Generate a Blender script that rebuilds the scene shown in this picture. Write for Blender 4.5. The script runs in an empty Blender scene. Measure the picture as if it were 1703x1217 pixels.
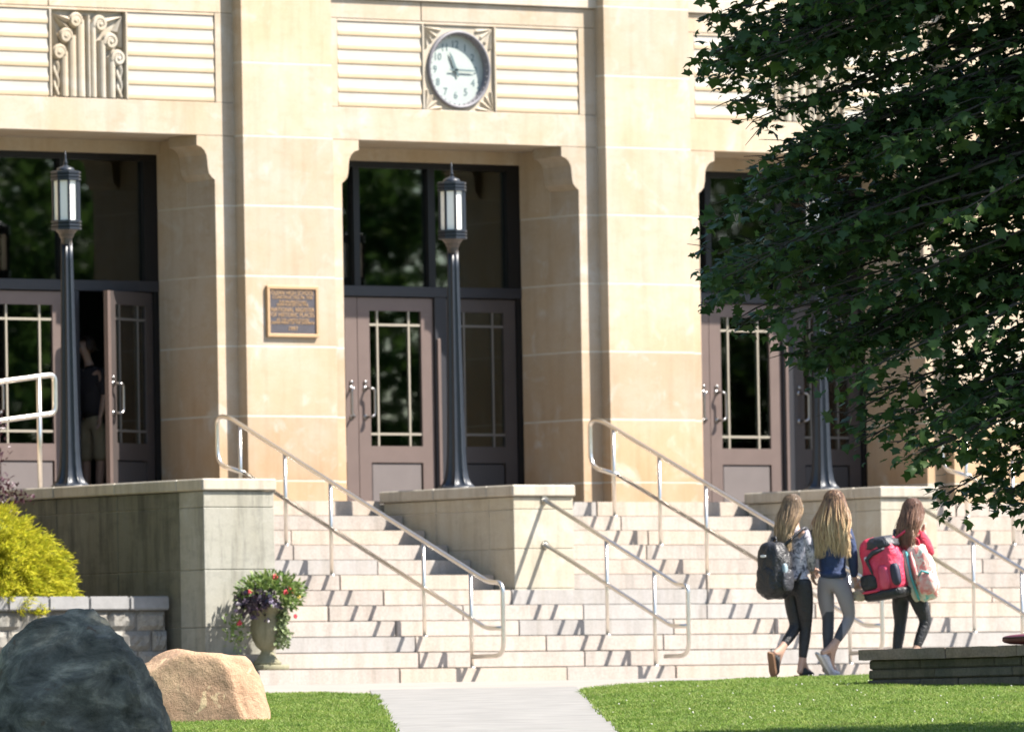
import bpy, bmesh, math, random
import numpy as np
from mathutils import Vector, Matrix, noise
random.seed(7); rng = np.random.default_rng(11)
R = math.radians
SC = bpy.context.scene
COL = SC.collection

# ------------------------------------------------------------------ camera
TH, PI_, RO = R(37.6), R(2.325), R(-0.995)
CAM = Vector((-58.408, -78.678, -0.844))
Fv = Vector((math.sin(TH)*math.cos(PI_), math.cos(TH)*math.cos(PI_), math.sin(PI_)))
R0 = Vector((math.cos(TH), -math.sin(TH), 0)); U0 = R0.cross(Fv)
Rv = R0*math.cos(RO) + U0*math.sin(RO); Uv = U0*math.cos(RO) - R0*math.sin(RO)
cd = bpy.data.cameras.new('camera'); cam = bpy.data.objects.new('camera', cd); COL.objects.link(cam)
M = Matrix((Rv, Uv, -Fv)).transposed().to_4x4(); M.translation = CAM
cam.matrix_world = M
cd.sensor_width = 36; cd.lens = 16000/1703*36
cd.clip_start = 1; cd.clip_end = 3000
cd.dof.use_dof = True; cd.dof.focus_distance = 70; cd.dof.aperture_fstop = 6.0
SC.camera = cam

# ------------------------------------------------------------------ light
SUN = Vector((1.0, -1.0, 1.7)).normalized()
w = bpy.data.worlds.new('World'); SC.world = w; w.use_nodes = True
nt = w.node_tree; bg = nt.nodes['Background']
sky = nt.nodes.new('ShaderNodeTexSky'); sky.sky_type = 'NISHITA'; sky.sun_disc = False
sky.sun_elevation = math.asin(SUN.z); sky.sun_rotation = math.atan2(SUN.x, SUN.y)
sky.altitude = 400; sky.air_density = 1.0; sky.dust_density = 0.7
nt.links.new(sky.outputs[0], bg.inputs[0]); bg.inputs[1].default_value = 0.092
sl = bpy.data.lights.new('sun', 'SUN'); sl.energy = 5.0; sl.angle = R(0.53); sl.color = (1.0, 0.935, 0.85)
so = bpy.data.objects.new('sun', sl); COL.objects.link(so)
so.rotation_euler = (-SUN).to_track_quat('-Z', 'Y').to_euler()
SC.view_settings.view_transform = 'Standard'; SC.view_settings.look = 'None'
SC.view_settings.exposure = 1.76; SC.view_settings.gamma = 1
SC.view_settings.use_curve_mapping = False

# ------------------------------------------------------------------ helpers
Fh = Vector((math.sin(TH), math.cos(TH), 0)); Rh = Vector((math.cos(TH), -math.sin(TH), 0))
def V(u, v, z):                      # metres right of / ahead of the camera on the ground plan
    return Vector((CAM.x, CAM.y, 0)) + Rh*u + Fh*v + Vector((0, 0, z))
def gz(v): return -0.15 - max(0.0, 88.0 - v)*0.0256     # the ground falls away from the plaza

def tag(o, label=None, cat=None, group=None, kind=None):
    if label: o['label'] = label
    if cat: o['category'] = cat
    if group: o['group'] = group
    if kind: o['kind'] = kind
    return o
def empty(name, loc=(0,0,0), rz=0, parent=None):
    o = bpy.data.objects.new(name, None); COL.objects.link(o); o.location = loc; o.rotation_euler = (0,0,rz)
    if parent: o.parent = parent
    return o
def link(name, me, mat=None, parent=None, smooth=False):
    if mat and not me.materials:
        for m in (mat if isinstance(mat, (list, tuple)) else [mat]): me.materials.append(m)
    if smooth:
        me.polygons.foreach_set('use_smooth', [True]*len(me.polygons))
    o = bpy.data.objects.new(name, me); COL.objects.link(o)
    if parent: o.parent = parent
    return o
def pyobj(name, vs, fs, mat=None, parent=None, smooth=False):
    me = bpy.data.meshes.new(name); me.from_pydata([tuple(v) for v in vs], [], fs); me.update()
    return link(name, me, mat, parent, smooth)
def bmobj(name, bm, mat=None, parent=None, smooth=False, fix=True):
    if fix: bmesh.ops.recalc_face_normals(bm, faces=bm.faces)
    me = bpy.data.meshes.new(name); bm.to_mesh(me); bm.free()
    return link(name, me, mat, parent, smooth)
def addbox(bm, x0, x1, y0, y1, z0, z1, bev=0.0, seg=1):
    r = bmesh.ops.create_cube(bm, size=1)
    vs = r['verts']
    for v in vs:
        v.co = Vector(((x0+x1)/2 + v.co.x*(x1-x0), (y0+y1)/2 + v.co.y*(y1-y0), (z0+z1)/2 + v.co.z*(z1-z0)))
    if bev:
        es = list({e for v in vs for e in v.link_edges})
        bmesh.ops.bevel(bm, geom=es, offset=bev, segments=seg, affect='EDGES', clamp_overlap=True)
def box(name, x0, x1, y0, y1, z0, z1, mat=None, parent=None, bev=0.0, seg=1):
    bm = bmesh.new(); addbox(bm, x0, x1, y0, y1, z0, z1, bev, seg)
    return bmobj(name, bm, mat, parent)
def prism(bm, prof, a0, a1, axis='y'):
    """profile of (p,q) pairs swept along an axis; y: (x,z), x: (y,z), z: (x,y)"""
    def P(p, q, a):
        return (p, a, q) if axis == 'y' else ((a, p, q) if axis == 'x' else (p, q, a))
    A = [bm.verts.new(P(p, q, a0)) for p, q in prof]; B = [bm.verts.new(P(p, q, a1)) for p, q in prof]
    n = len(prof)
    for i in range(n): bm.faces.new((A[i], A[(i+1) % n], B[(i+1) % n], B[i]))
    bm.faces.new(A[::-1]); bm.faces.new(B)
def lathe(bm, prof, seg=16, c=(0,0,0), rmod=None, axis='z'):
    rings = []
    for r, z in prof:
        ring = []
        for i in range(seg):
            a = 2*math.pi*i/seg; rr = r*(rmod(a, z) if rmod else 1)
            x, y = rr*math.cos(a), rr*math.sin(a)
            p = (x, y, z) if axis == 'z' else (x, -z, y)
            ring.append(bm.verts.new((c[0]+p[0], c[1]+p[1], c[2]+p[2])))
        rings.append(ring)
    for a, b in zip(rings[:-1], rings[1:]):
        for i in range(seg): bm.faces.new((a[i], a[(i+1) % seg], b[(i+1) % seg], b[i]))
    bm.faces.new(rings[0][::-1]); bm.faces.new(rings[-1])
def tube(bm, pts, r, seg=8, closed=False, caps=True):
    pts = [Vector(p) for p in pts]; n = len(pts); rings = []
    up = None
    for i, p in enumerate(pts):
        if closed: t = (pts[(i+1) % n]-pts[i-1])
        else: t = pts[min(i+1, n-1)]-pts[max(i-1, 0)]
        t.normalize()
        if up is None: up = t.orthogonal().normalized()
        else: up = (up - t*up.dot(t)).normalized()
        b = t.cross(up); rr = r[i] if isinstance(r, (list, tuple)) else r
        rings.append([bm.verts.new(p + up*rr*math.cos(2*math.pi*k/seg) + b*rr*math.sin(2*math.pi*k/seg)) for k in range(seg)])
    for i in range(n if closed else n-1):
        a, b = rings[i], rings[(i+1) % n]
        for k in range(seg): bm.faces.new((a[k], a[(k+1) % seg], b[(k+1) % seg], b[k]))
    if caps and not closed:
        bm.faces.new(rings[0][::-1]); bm.faces.new(rings[-1])
def fillet(pts, r, n=5):
    pts = [Vector(p) for p in pts]; out = [pts[0]]
    for a, b, c in zip(pts[:-2], pts[1:-1], pts[2:]):
        d1 = (a-b); d2 = (c-b); k = min(r, d1.length*.49, d2.length*.49)
        p = b + d1.normalized()*k; q = b + d2.normalized()*k
        for i in range(n+1):
            t = i/n; out.append(p*(1-t)**2 + b*2*t*(1-t) + q*t*t)
    out.append(pts[-1]); return out

# ------------------------------------------------------------------ materials
ALB = .78      # one scale for all dry surfaces, matched to the exposure
def sc_(c, k=None): return tuple(x*(ALB if k is None else k) for x in c)
def newmat(name):
    m = bpy.data.materials.new(name); m.use_nodes = True
    b = m.node_tree.nodes['Principled BSDF']; return m, m.node_tree, b
def nd(t, typ, **kw):
    n = t.nodes.new(typ)
    for k, v in kw.items():
        if k in n.inputs: n.inputs[k].default_value = v
        else: setattr(n, k, v)
    return n
def ramp(t, fac, stops):
    r = t.nodes.new('ShaderNodeValToRGB'); e = r.color_ramp.elements
    e[0].position, e[0].color = stops[0][0], (*stops[0][1], 1)
    e[1].position, e[1].color = stops[-1][0], (*stops[-1][1], 1)
    for p, c in stops[1:-1]:
        x = e.new(p); x.color = (*c, 1)
    t.links.new(fac, r.inputs[0]); return r.outputs[0]
def mixc(t, fac, a, b, mode='MIX'):
    m = t.nodes.new('ShaderNodeMix'); m.data_type = 'RGBA'; m.blend_type = mode
    for s, v in ((m.inputs[0], fac), (m.inputs[6], a), (m.inputs[7], b)):
        if hasattr(v, 'links'): t.links.new(v, s)
        elif isinstance(v, (int, float)): s.default_value = v
        else: s.default_value = (*v, 1)
    return m.outputs[2]
def noisetex(t, scale, detail=4, rough=.55, stretch=None, dist=0.0):
    g = t.nodes.new('ShaderNodeNewGeometry'); vec = g.outputs['Position']
    if stretch:
        mp = t.nodes.new('ShaderNodeMapping'); mp.inputs['Scale'].default_value = stretch
        t.links.new(vec, mp.inputs[0]); vec = mp.outputs[0]
    n = nd(t, 'ShaderNodeTexNoise', Scale=scale, Detail=detail, Roughness=rough, Distortion=dist)
    t.links.new(vec, n.inputs['Vector']); return n.outputs['Fac']
def bump(t, b, h, strength=.3, dist=.01):
    n = nd(t, 'ShaderNodeBump', Strength=strength, Distance=dist)
    t.links.new(h, n.inputs['Height']); t.links.new(n.outputs[0], b.inputs['Normal'])
def simple(name, col, rough=.6, metal=0.0, var=.12, scale=8., bmp=0.0, spec=None, stretch=None, wrinkle=0.):
    m, t, b = newmat(name)
    if metal < .9: col = sc_(col)
    n = noisetex(t, scale, 5, .6, stretch)
    c = ramp(t, n, [(.3, tuple(x*(1-var) for x in col)), (.7, tuple(min(1, x*(1+var)) for x in col))])
    t.links.new(c, b.inputs['Base Color'])
    b.inputs['Roughness'].default_value = rough; b.inputs['Metallic'].default_value = metal
    if spec is not None: b.inputs['Specular IOR Level'].default_value = spec
    if wrinkle: bump(t, b, noisetex(t, 16, 4, .5, None, 1.5), wrinkle, .03)
    elif bmp: bump(t, b, noisetex(t, scale*6, 3), bmp, .004)
    return m

def stone_mat(name, light, warm, dark, stain=None, white=None, tint=.10, warm_amt=(.42,.68), fine=.10, lowstain=False):
    m, t, b = newmat(name)
    light, warm, dark = sc_(light), sc_(warm), sc_(dark); stain = stain and sc_(stain); white = white and sc_(white)
    big = noisetex(t, 1.1, 5, .6); mid = noisetex(t, 4.5, 5, .62, (1,1,2.2)); fin = noisetex(t, 45, 3, .6)
    c = ramp(t, big, [(warm_amt[0], light), (warm_amt[1], warm)])
    c = mixc(t, ramp(t, mid, [(.5, (0,0,0)), (.78, (.7,.7,.7))]), c, dark)
    if lowstain:     # damp, iron-stained lower courses: a real mark on the stone
        g = t.nodes.new('ShaderNodeNewGeometry'); sp = t.nodes.new('ShaderNodeSeparateXYZ'); t.links.new(g.outputs['Position'], sp.inputs[0])
        mr = nd(t, 'ShaderNodeMapRange'); t.links.new(sp.outputs[2], mr.inputs[0])
        mr.inputs[1].default_value = 4.6; mr.inputs[2].default_value = 2.0; mr.inputs[3].default_value = 0; mr.inputs[4].default_value = 1
        mm = nd(t, 'ShaderNodeMath', operation='MULTIPLY'); t.links.new(mr.outputs[0], mm.inputs[0]); t.links.new(noisetex(t, 1.7, 4, .6), mm.inputs[1])
        c = mixc(t, ramp(t, mm.outputs[0], [(.16, (0,0,0)), (.58, (.95,.95,.95))]), c, sc_((.47,.32,.19)))
    if stain:
        s = noisetex(t, 2.0, 5, .65, (3.2,3.2,.45))
        c = mixc(t, ramp(t, s, [(.48, (0,0,0)), (.72, (.75,.75,.75))]), c, stain)
    if white:
        s = noisetex(t, 2.6, 5, .6, None, .6)
        c = mixc(t, ramp(t, s, [(.56, (0,0,0)), (.72, (.75,.75,.75))]), c, white)
    rs = noisetex(t, 5.0, 4, .6, (1.6,1.6,.16)); c = mixc(t, 1.0, c, ramp(t, rs, [(.30, (.90,.885,.86)), (.52, (1,1,1))]), 'MULTIPLY')
    pit = noisetex(t, 130, 2, .5); c = mixc(t, 1.0, c, ramp(t, pit, [(.27, (.80,.79,.78)), (.36, (1,1,1))]), 'MULTIPLY')
    oi = t.nodes.new('ShaderNodeObjectInfo')
    v = ramp(t, oi.outputs['Random'], [(0, (1-tint,)*3), (.5, (1,1,1)), (1, (1+tint*.35, 1, 1-tint*.5))])
    c = mixc(t, 1.0, c, v, 'MULTIPLY')
    f2 = ramp(t, fin, [(.3, (1-fine,)*3), (.7, (1,1,1))]); c = mixc(t, 1.0, c, f2, 'MULTIPLY')
    t.links.new(c, b.inputs['Base Color']); b.inputs['Roughness'].default_value = .85
    b.inputs['Specular IOR Level'].default_value = .25
    bump(t, b, fin, .25, .004)
    return m

LIME = stone_mat('limestone', (.51,.437,.348), (.492,.388,.27), (.435,.342,.235), None, (.565,.53,.47), .12, warm_amt=(.40,.62), fine=.08, lowstain=True)
LIME_UP = stone_mat('limestone_carved', (.46,.41,.33), (.45,.37,.265), (.40,.33,.24), None, (.50,.47,.42), .04, fine=.06)
def slat_mat():      # skylit grey slope above a tan lip, the shading painted as colour
    m, t, b = newmat('slat_stone_shading'); tc = t.nodes.new('ShaderNodeTexCoord'); sp = t.nodes.new('ShaderNodeSeparateXYZ'); t.links.new(tc.outputs['Object'], sp.inputs[0])
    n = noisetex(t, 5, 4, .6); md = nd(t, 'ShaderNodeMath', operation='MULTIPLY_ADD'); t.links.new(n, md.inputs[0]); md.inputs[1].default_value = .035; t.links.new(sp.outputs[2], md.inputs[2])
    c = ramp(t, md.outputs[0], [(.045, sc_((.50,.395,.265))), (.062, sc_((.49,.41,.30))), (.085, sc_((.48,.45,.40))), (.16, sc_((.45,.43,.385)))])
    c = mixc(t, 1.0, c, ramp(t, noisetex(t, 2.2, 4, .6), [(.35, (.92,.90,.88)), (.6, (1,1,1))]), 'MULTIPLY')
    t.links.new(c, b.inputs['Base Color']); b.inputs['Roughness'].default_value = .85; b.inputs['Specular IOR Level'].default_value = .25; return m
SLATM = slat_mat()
MORTAR = simple('mortar_pointing', (.54,.49,.41), .9, var=.08, scale=6)
STEP = stone_mat('step_stone', (.495,.445,.40), (.475,.412,.362), (.42,.372,.332), (.33,.30,.265), (.50,.47,.43), .16, fine=.2)
STEPG = stone_mat('step_stone_grey', (.42,.40,.38), (.42,.395,.37), (.37,.355,.335), (.31,.29,.27), None, .08, fine=.14)
CHEEK = stone_mat('cheek_stone', (.46,.43,.355), (.43,.385,.29), (.36,.33,.27), (.29,.265,.21), (.52,.50,.44), .08)
CHEEKG = stone_mat('cheek_stone_weathered', (.36,.35,.30), (.31,.30,.245), (.24,.235,.20), (.085,.088,.075), (.42,.415,.37), .08)
CHEEKD = stone_mat('cheek_stone_mossy_shaded', (.17,.165,.13), (.145,.14,.10), (.09,.092,.072), (.035,.037,.03), None, .08)  # moss and stain, darkened further so the side's shade sits in the colour
PAVE = simple('landing_paver', (.15,.14,.125), .9, var=.12, scale=4, bmp=.3)
COPE = stone_mat('coping_stone', (.50,.46,.385), (.47,.42,.34), (.40,.37,.31), (.28,.265,.225), None, .08)
GRANITE = stone_mat('grey_block', (.30,.285,.255), (.265,.25,.22), (.21,.20,.18), None, None, .14, fine=.3)
CAPB = simple('grey_cap_block', (.27,.265,.26), .9, var=.12, scale=9, bmp=.4)
LEDGE = stone_mat('ledge_stone', (.20,.175,.14), (.16,.145,.115), (.10,.095,.08), (.07,.075,.06), None, .25, fine=.3)
LEDGECAP = stone_mat('ledge_cap', (.36,.26,.215), (.28,.22,.18), (.17,.14,.12), None, (.42,.33,.28), .12, fine=.35)
CONC = simple('concrete_walk', (.212,.204,.188), .9, var=.16, scale=2.6, bmp=.3)
PLAZA = simple('plaza_concrete', (.275,.25,.218), .9, var=.09, scale=1.3, bmp=.3)
SOIL = simple('soil', (.06,.05,.035), 1., var=.3, scale=3)
LAWN = simple('lawn_soil', (.07,.11,.03), 1., var=.3, scale=6)
STEEL = simple('rail_metal', (.62,.585,.53), .30, 1.0, var=.04, scale=20)
FRAMEB = simple('bronze_frame', (.008,.0075,.008), .42, 0., var=.15, scale=12, spec=.3)
NAVYB = simple('transom_bar_paint', (.016,.016,.021), .5, 0., var=.1, scale=12)
DOORM = simple('door_paint', (.175,.128,.112), .48, .35, var=.06, scale=5)
KICK = simple('kick_plate', (.20,.17,.16), .45, .35, var=.05, scale=5)
PULL = simple('pull_metal', (.30,.29,.285), .28, 1.0, var=.05, scale=30)
DOORD = simple('shaded_door_paint', (.07,.056,.052), .5, .2, var=.08, scale=5)  # darker door tones: the jamb's shade on this leaf put into the colour
KICKD = simple('shaded_kick_plate', (.062,.055,.055), .5, .2, var=.06, scale=5)
MUNTD = simple('shaded_muntin', (.15,.135,.12), .5, .2, var=.05, scale=30)
MUNT = simple('muntin_brass', (.36,.32,.255), .5, .3, var=.05, scale=30)
IRON = simple('lamp_iron', (.012,.017,.026), .42, .0, var=.2, scale=25, spec=.45)
IRONB = simple('lamp_iron_bronze', (.075,.062,.055), .42, .3, var=.2, scale=30)
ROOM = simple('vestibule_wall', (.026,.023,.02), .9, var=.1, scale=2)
CLKRIM = simple('clock_rim', (.175,.168,.182), .6, .1, var=.12, scale=18)
CLKFACE = simple('clock_face', (.37,.41,.385), .5, 0., var=.03, scale=10)
CLKINK = simple('clock_ink', (.10,.15,.16), .6, var=.05)
PLQ = simple('plaque_field', (.082,.075,.085), .5, .3, var=.12, scale=30)
PLQB = simple('plaque_bronze', (.55,.36,.20), .42, .35, var=.08, scale=30)

def glass_mat():
    m, t, b = newmat('dark_glass'); t.nodes.remove(b)
    out = t.nodes['Material Output']
    tr = nd(t, 'ShaderNodeBsdfTransparent'); tr.inputs[0].default_value = (.50,.54,.50,1)
    gl = nd(t, 'ShaderNodeBsdfGlossy', Roughness=.015); gl.inputs[0].default_value = (1,1,1,1)
    fr = nd(t, 'ShaderNodeFresnel', IOR=1.62); mx = t.nodes.new('ShaderNodeMixShader')
    n = nd(t, 'ShaderNodeBump', Strength=.03, Distance=.003); t.links.new(noisetex(t, 2.2, 2), n.inputs['Height'])
    t.links.new(n.outputs[0], gl.inputs['Normal'])
    t.links.new(fr.outputs[0], mx.inputs[0]); t.links.new(tr.outputs[0], mx.inputs[1]); t.links.new(gl.outputs[0], mx.inputs[2])
    t.links.new(mx.outputs[0], out.inputs[0]); return m
GLASS = glass_mat()
def frost():
    m, t, b = newmat('frosted_lamp_glass')
    b.inputs['Base Color'].default_value = (.78,.76,.70,1); b.inputs['Roughness'].default_value = .45
    b.inputs['Subsurface Weight'].default_value = .3; b.inputs['Subsurface Radius'].default_value = (.05,.05,.05)
    return m
FROST = frost()
def leaf_mat(name, cols, trans=.35, rough=.5, spec=.3, patch=False):
    m, t, b = newmat(name); out = t.nodes['Material Output']; cols = [sc_(x) for x in cols]
    g = t.nodes.new('ShaderNodeNewGeometry')
    c = ramp(t, g.outputs['Random Per Island'], [(i/(len(cols)-1), x) for i, x in enumerate(cols)])
    if patch: c = mixc(t, 1.0, c, ramp(t, noisetex(t, 2.3, 4, .6), [(.32, (.62,.72,.55)), (.5, (1,1,1)), (.70, (1.25,1.08,1.1))]), 'MULTIPLY')
    t.links.new(c, b.inputs['Base Color']); b.inputs['Roughness'].default_value = rough
    b.inputs['Specular IOR Level'].default_value = spec
    if trans:
        tl = nd(t, 'ShaderNodeBsdfTranslucent'); t.links.new(c, tl.inputs[0])
        mx = nd(t, 'ShaderNodeMixShader'); mx.inputs[0].default_value = trans
        t.links.new(b.outputs[0], mx.inputs[1]); t.links.new(tl.outputs[0], mx.inputs[2]); t.links.new(mx.outputs[0], out.inputs[0])
    return m
MAPLE = leaf_mat('maple_leaf', [(.03,.062,.02), (.042,.085,.025), (.058,.11,.03), (.09,.15,.035)], .3, .5, .25)
GRASSM = leaf_mat('grass_blade', [(.115,.20,.03), (.165,.265,.042), (.215,.31,.06), (.31,.35,.13)], .4, .6, .2, True)
CYPR = leaf_mat('golden_thread', [(.36,.43,.03), (.58,.58,.035), (.68,.63,.05), (.72,.66,.08)], .45, .6, .2)
PURP = leaf_mat('purple_leaf', [(.04,.012,.018), (.075,.02,.03), (.10,.05,.06)], .2, .4, .5)
PGREEN = leaf_mat('pot_green_leaf', [(.09,.16,.035), (.15,.23,.055), (.24,.30,.09)], .25, .5, .3)
PDARK = leaf_mat('pot_dark_leaf', [(.02,.012,.022), (.04,.022,.04), (.09,.07,.10)], .1, .4, .5)
TREEL = leaf_mat('street_tree_leaf', [(.055,.12,.03), (.09,.17,.04), (.14,.22,.055)], .45, .6, .2)
BARK = simple('bark', (.045,.037,.03), .9, var=.3, scale=14, bmp=.6, stretch=(1,1,.25))

# ------------------------------------------------------------------ ground
def sheet(name, u0, u1, v0, v1, nu, nv, zoff, mat, zf=None, kind='structure', test=None):
    vs, fs, idx = [], [], {}
    for j in range(nv+1):
        for i in range(nu+1):
            u = u0+(u1-u0)*i/nu; v = v0+(v1-v0)*j/nv
            vs.append(V(u, v, (zf(u, v) if zf else gz(v)) + zoff))
    for j in range(nv):
        for i in range(nu):
            u = u0+(u1-u0)*(i+.5)/nu; v = v0+(v1-v0)*(j+.5)/nv
            if test and not test(u, v): continue
            a = j*(nu+1)+i; fs.append((a, a+1, a+nu+2, a+nu+1))
    o = pyobj(name, vs, fs, mat, None, True); o['kind'] = kind; return o
def far_z(u, v): return gz(max(v, -20))
sheet('ground', -600, 900, -600, 900, 60, 60, -.06, LAWN, lambda u, v: gz(min(88, max(v, 0))) - .02)
sheet('plaza', -16, 30, 76, 112, 10, 24, .0, PLAZA)
# footpath running from the plaza towards the street
def path_l(v): return -1.21 + (81-v)*.025
def path_r(v): return .54 + (82.5-v)*.0125
vs, fs = [], []
NV = 40
for j in range(NV+1):
    v = 84.5 - j*(84.5-25)/NV
    for u in (path_l(v), path_r(v)): vs.append(V(u, v, gz(v)+.006))
for j in range(NV): fs.append((2*j, 2*j+1, 2*j+3, 2*j+2))
pyobj('footpath', vs, fs, CONC)['kind'] = 'structure'
# control joints cut across the path are separate shallow strips of the plaza edge
def lawn_edge_r(u):       # front edge (v) of the right lawn
    pts = [(.50, 81.8), (.62, 83.0), (1.3, 84.4), (1.9, 85.3), (3.0, 85.9), (5.0, 86.3), (9, 86.6)]
    if u <= pts[0][0]: return pts[0][1]
    for (a, b), (c, d) in zip(pts[:-1], pts[1:]):
        if u <= c: return b+(d-b)*(u-a)/(c-a)
    return pts[-1][1]
def lawn_z_r(u, v):
    e = max(0.0, min(1.0, (lawn_edge_r(u)-v)/1.2)); s = max(0., min(1., (u-path_r(v))/.5))
    return gz(v) + .012 + .018*min(e, s) + .012*noise.noise((u*.8, v*.5, 3))
def jit(u, v): return .05*noise.noise((u*3, v*1.3, 5))+random.uniform(-.03,.02)
def in_r(u, v): return u > path_r(v)-.02+jit(u, v) and v < lawn_edge_r(u)+jit(u, v)*4
def lawn_z_l(u, v): return gz(v) + .012 + .012*max(0., min(1., (path_l(v)-u)/.4)) + .01*noise.noise((u*.8, v*.5, 9))
def lawn_edge_l(u): return 81.3 + max(0, -1.2-u)*.9
def in_l(u, v): return u < path_l(v)+.02+jit(u, v) and v < lawn_edge_l(u)+jit(u, v)*4
def lawnmesh(name, inside, zf, us, v0, edge, nv=46):
    vs, fs = [], []
    for u in us:
        for j in range(nv+1):
            v = v0 + (edge(u)-v0)*j/nv; vs.append(V(u, v, zf(u, v)))
    n = nv+1
    for i in range(len(us)-1):
        for j in range(nv): fs.append((i*n+j, (i+1)*n+j, (i+1)*n+j+1, i*n+j+1))
    o = pyobj(name, vs, fs, LAWN, None, True); o['kind'] = 'structure'; return o
def lawn_strip(name, left, edge, zf, umax, nv=60, nu=14):
    vs, fs = [], []
    v0 = 26.
    for j in range(nv+1):
        for i in range(nu+1):
            k = (i/nu)**1.4
            v = v0 + (88.-v0)*j/nv
            ub = path_l(v) if left else path_r(v)
            u = ub + (umax-ub)*k
            ve = min(v, edge(u)); vs.append(V(u, ve, zf(u, ve)))
    for j in range(nv):
        for i in range(nu): a = j*(nu+1)+i; fs.append((a, a+1, a+nu+2, a+nu+1))
    o = pyobj(name, vs, fs, LAWN, None, True); o['kind'] = 'structure'; return o
lawn_strip('lawn', False, lawn_edge_r, lawn_z_r, 12.)
lawn_strip('lawn', True, lawn_edge_l, lawn_z_l, -12.)
def grass(name, inside, zf, urange, n, v0=62., v1=87.):
    us = rng.uniform(*urange, n); vv = rng.uniform(v0, v1, n); pts = []
    for u, v in zip(us, vv):
        if inside(u, v): pts.append((u, v, zf(u, v)))
    n = len(pts); P = np.array([V(*p) for p in pts])
    h = rng.uniform(.016, .036, n)*(1+.5*np.array([noise.noise((p[0]*2.2, p[1]*1.4, 1)) for p in pts])); a = rng.uniform(0, 2*np.pi, n); wd = rng.uniform(.003, .006, n)
    ln = rng.normal(0, .016, (n, 2))
    d = np.stack([np.cos(a), np.sin(a), np.zeros(n)], 1)*wd[:, None]
    tip = P + np.concatenate([ln*1.6, h[:, None]], 1); mid = P + np.concatenate([ln*.5, (h*.6)[:, None]], 1)
    vs = np.stack([P-d, P+d, mid+d*.8, tip, mid-d*.8], 1).reshape(-1, 3)
    b = np.arange(n)[:, None]*5
    f = np.concatenate([b+np.array([[0,1,2,4]])], 0); f2 = b+np.array([[4,2,3]])
    me = bpy.data.meshes.new(name); me.from_pydata(vs.tolist(), [], f.tolist()+f2.tolist()); me.update()
    o = link(name, me, GRASSM); o['kind'] = 'stuff'; return o
grass('grass', in_r, lawn_z_r, (.4, 7.5), 300000)
grass('grass', in_l, lawn_z_l, (-6.5, -.7), 230000)
# white clover heads in the right lawn
bm = bmesh.new()
for i in range(110):
    u, v = random.uniform(.6, 5), random.uniform(66, 86)
    if in_r(u, v):
        m = Matrix.Translation(V(u, v, lawn_z_r(u, v)+random.uniform(.02, .035)))
        bmesh.ops.create_icosphere(bm, subdivisions=1, radius=random.uniform(.004, .009), matrix=m)
bmobj('clover_blossom', bm, simple('clover_white', (.6,.58,.5), .8))['kind'] = 'stuff'

# ------------------------------------------------------------------ the school building
PITCH = 4.67; PC0 = -.63; YW = .15; YD = 1.17; ZL = 1.722
HB = .156; TD = .37
def bay_x(i): return 1.68 + PITCH*i
def pier_x(i): return PC0 + PITCH*i + (0.0)
school = empty('school_building', (0, 0, ZL))
tag(school, 'pale limestone school front with tall doorways between plain stone piers', 'building')
def S(o): o.location = -Vector((0, 0, ZL)) if o.parent == school else o.location; return o
def sub(name, parent=school):
    e = empty(name, (0, 0, 0)); e.parent = parent
    if parent == school: e.location = (0, 0, -ZL)
    return e
JZ = [1.70, 1.990, 2.648, 3.356, 4.066, 4.780, 5.486, 6.231, 6.955, 7.7, 8.5]
for i in range(-1, 4):
    px = pier_x(i); p = sub('pier')
    x0, x1 = px-.575, px+.56
    box('mortar_core', x0+.0015, x1-.0015, .0015, .60, 1.70, 8.5, MORTAR, p)
    for a, b in zip(JZ[:-1], JZ[1:]):
        e = .010 if a > 1.8 else .004
        box('stone_block', x0, x1, 0, .5, a+e, b-e, LIME, p, .002)
# bays
CORB = [(0,5.04),(.03,5.06),(.07,5.10),(.085,5.16),(.09,5.23),(.10,5.29),(.13,5.34),(.17,5.37),(.22,5.385),(.22,5.486)]
HW = 1.535
SLAT = None
def glyph(parent, text, size, x, y, z, mat, name, ext=.004, align='CENTER', rotz=0):
    c = bpy.data.curves.new(name, 'FONT'); c.body = text; c.size = size; c.extrude = ext
    c.align_x = align; c.align_y = 'CENTER'; c.resolution_u = 3
    o = bpy.data.objects.new(name, c); COL.objects.link(o)
    bpy.context.view_layer.update()
    me = bpy.data.meshes.new_from_object(o.evaluated_get(bpy.context.evaluated_depsgraph_get()))
    bpy.data.objects.remove(o); bpy.data.curves.remove(c)
    me.materials.clear(); me.materials.append(mat)
    o = bpy.data.objects.new(name, me); COL.objects.link(o); o.parent = parent
    o.location = (x, y, z); o.rotation_euler = (R(90), 0, 0); return o
slat_me = {}
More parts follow.
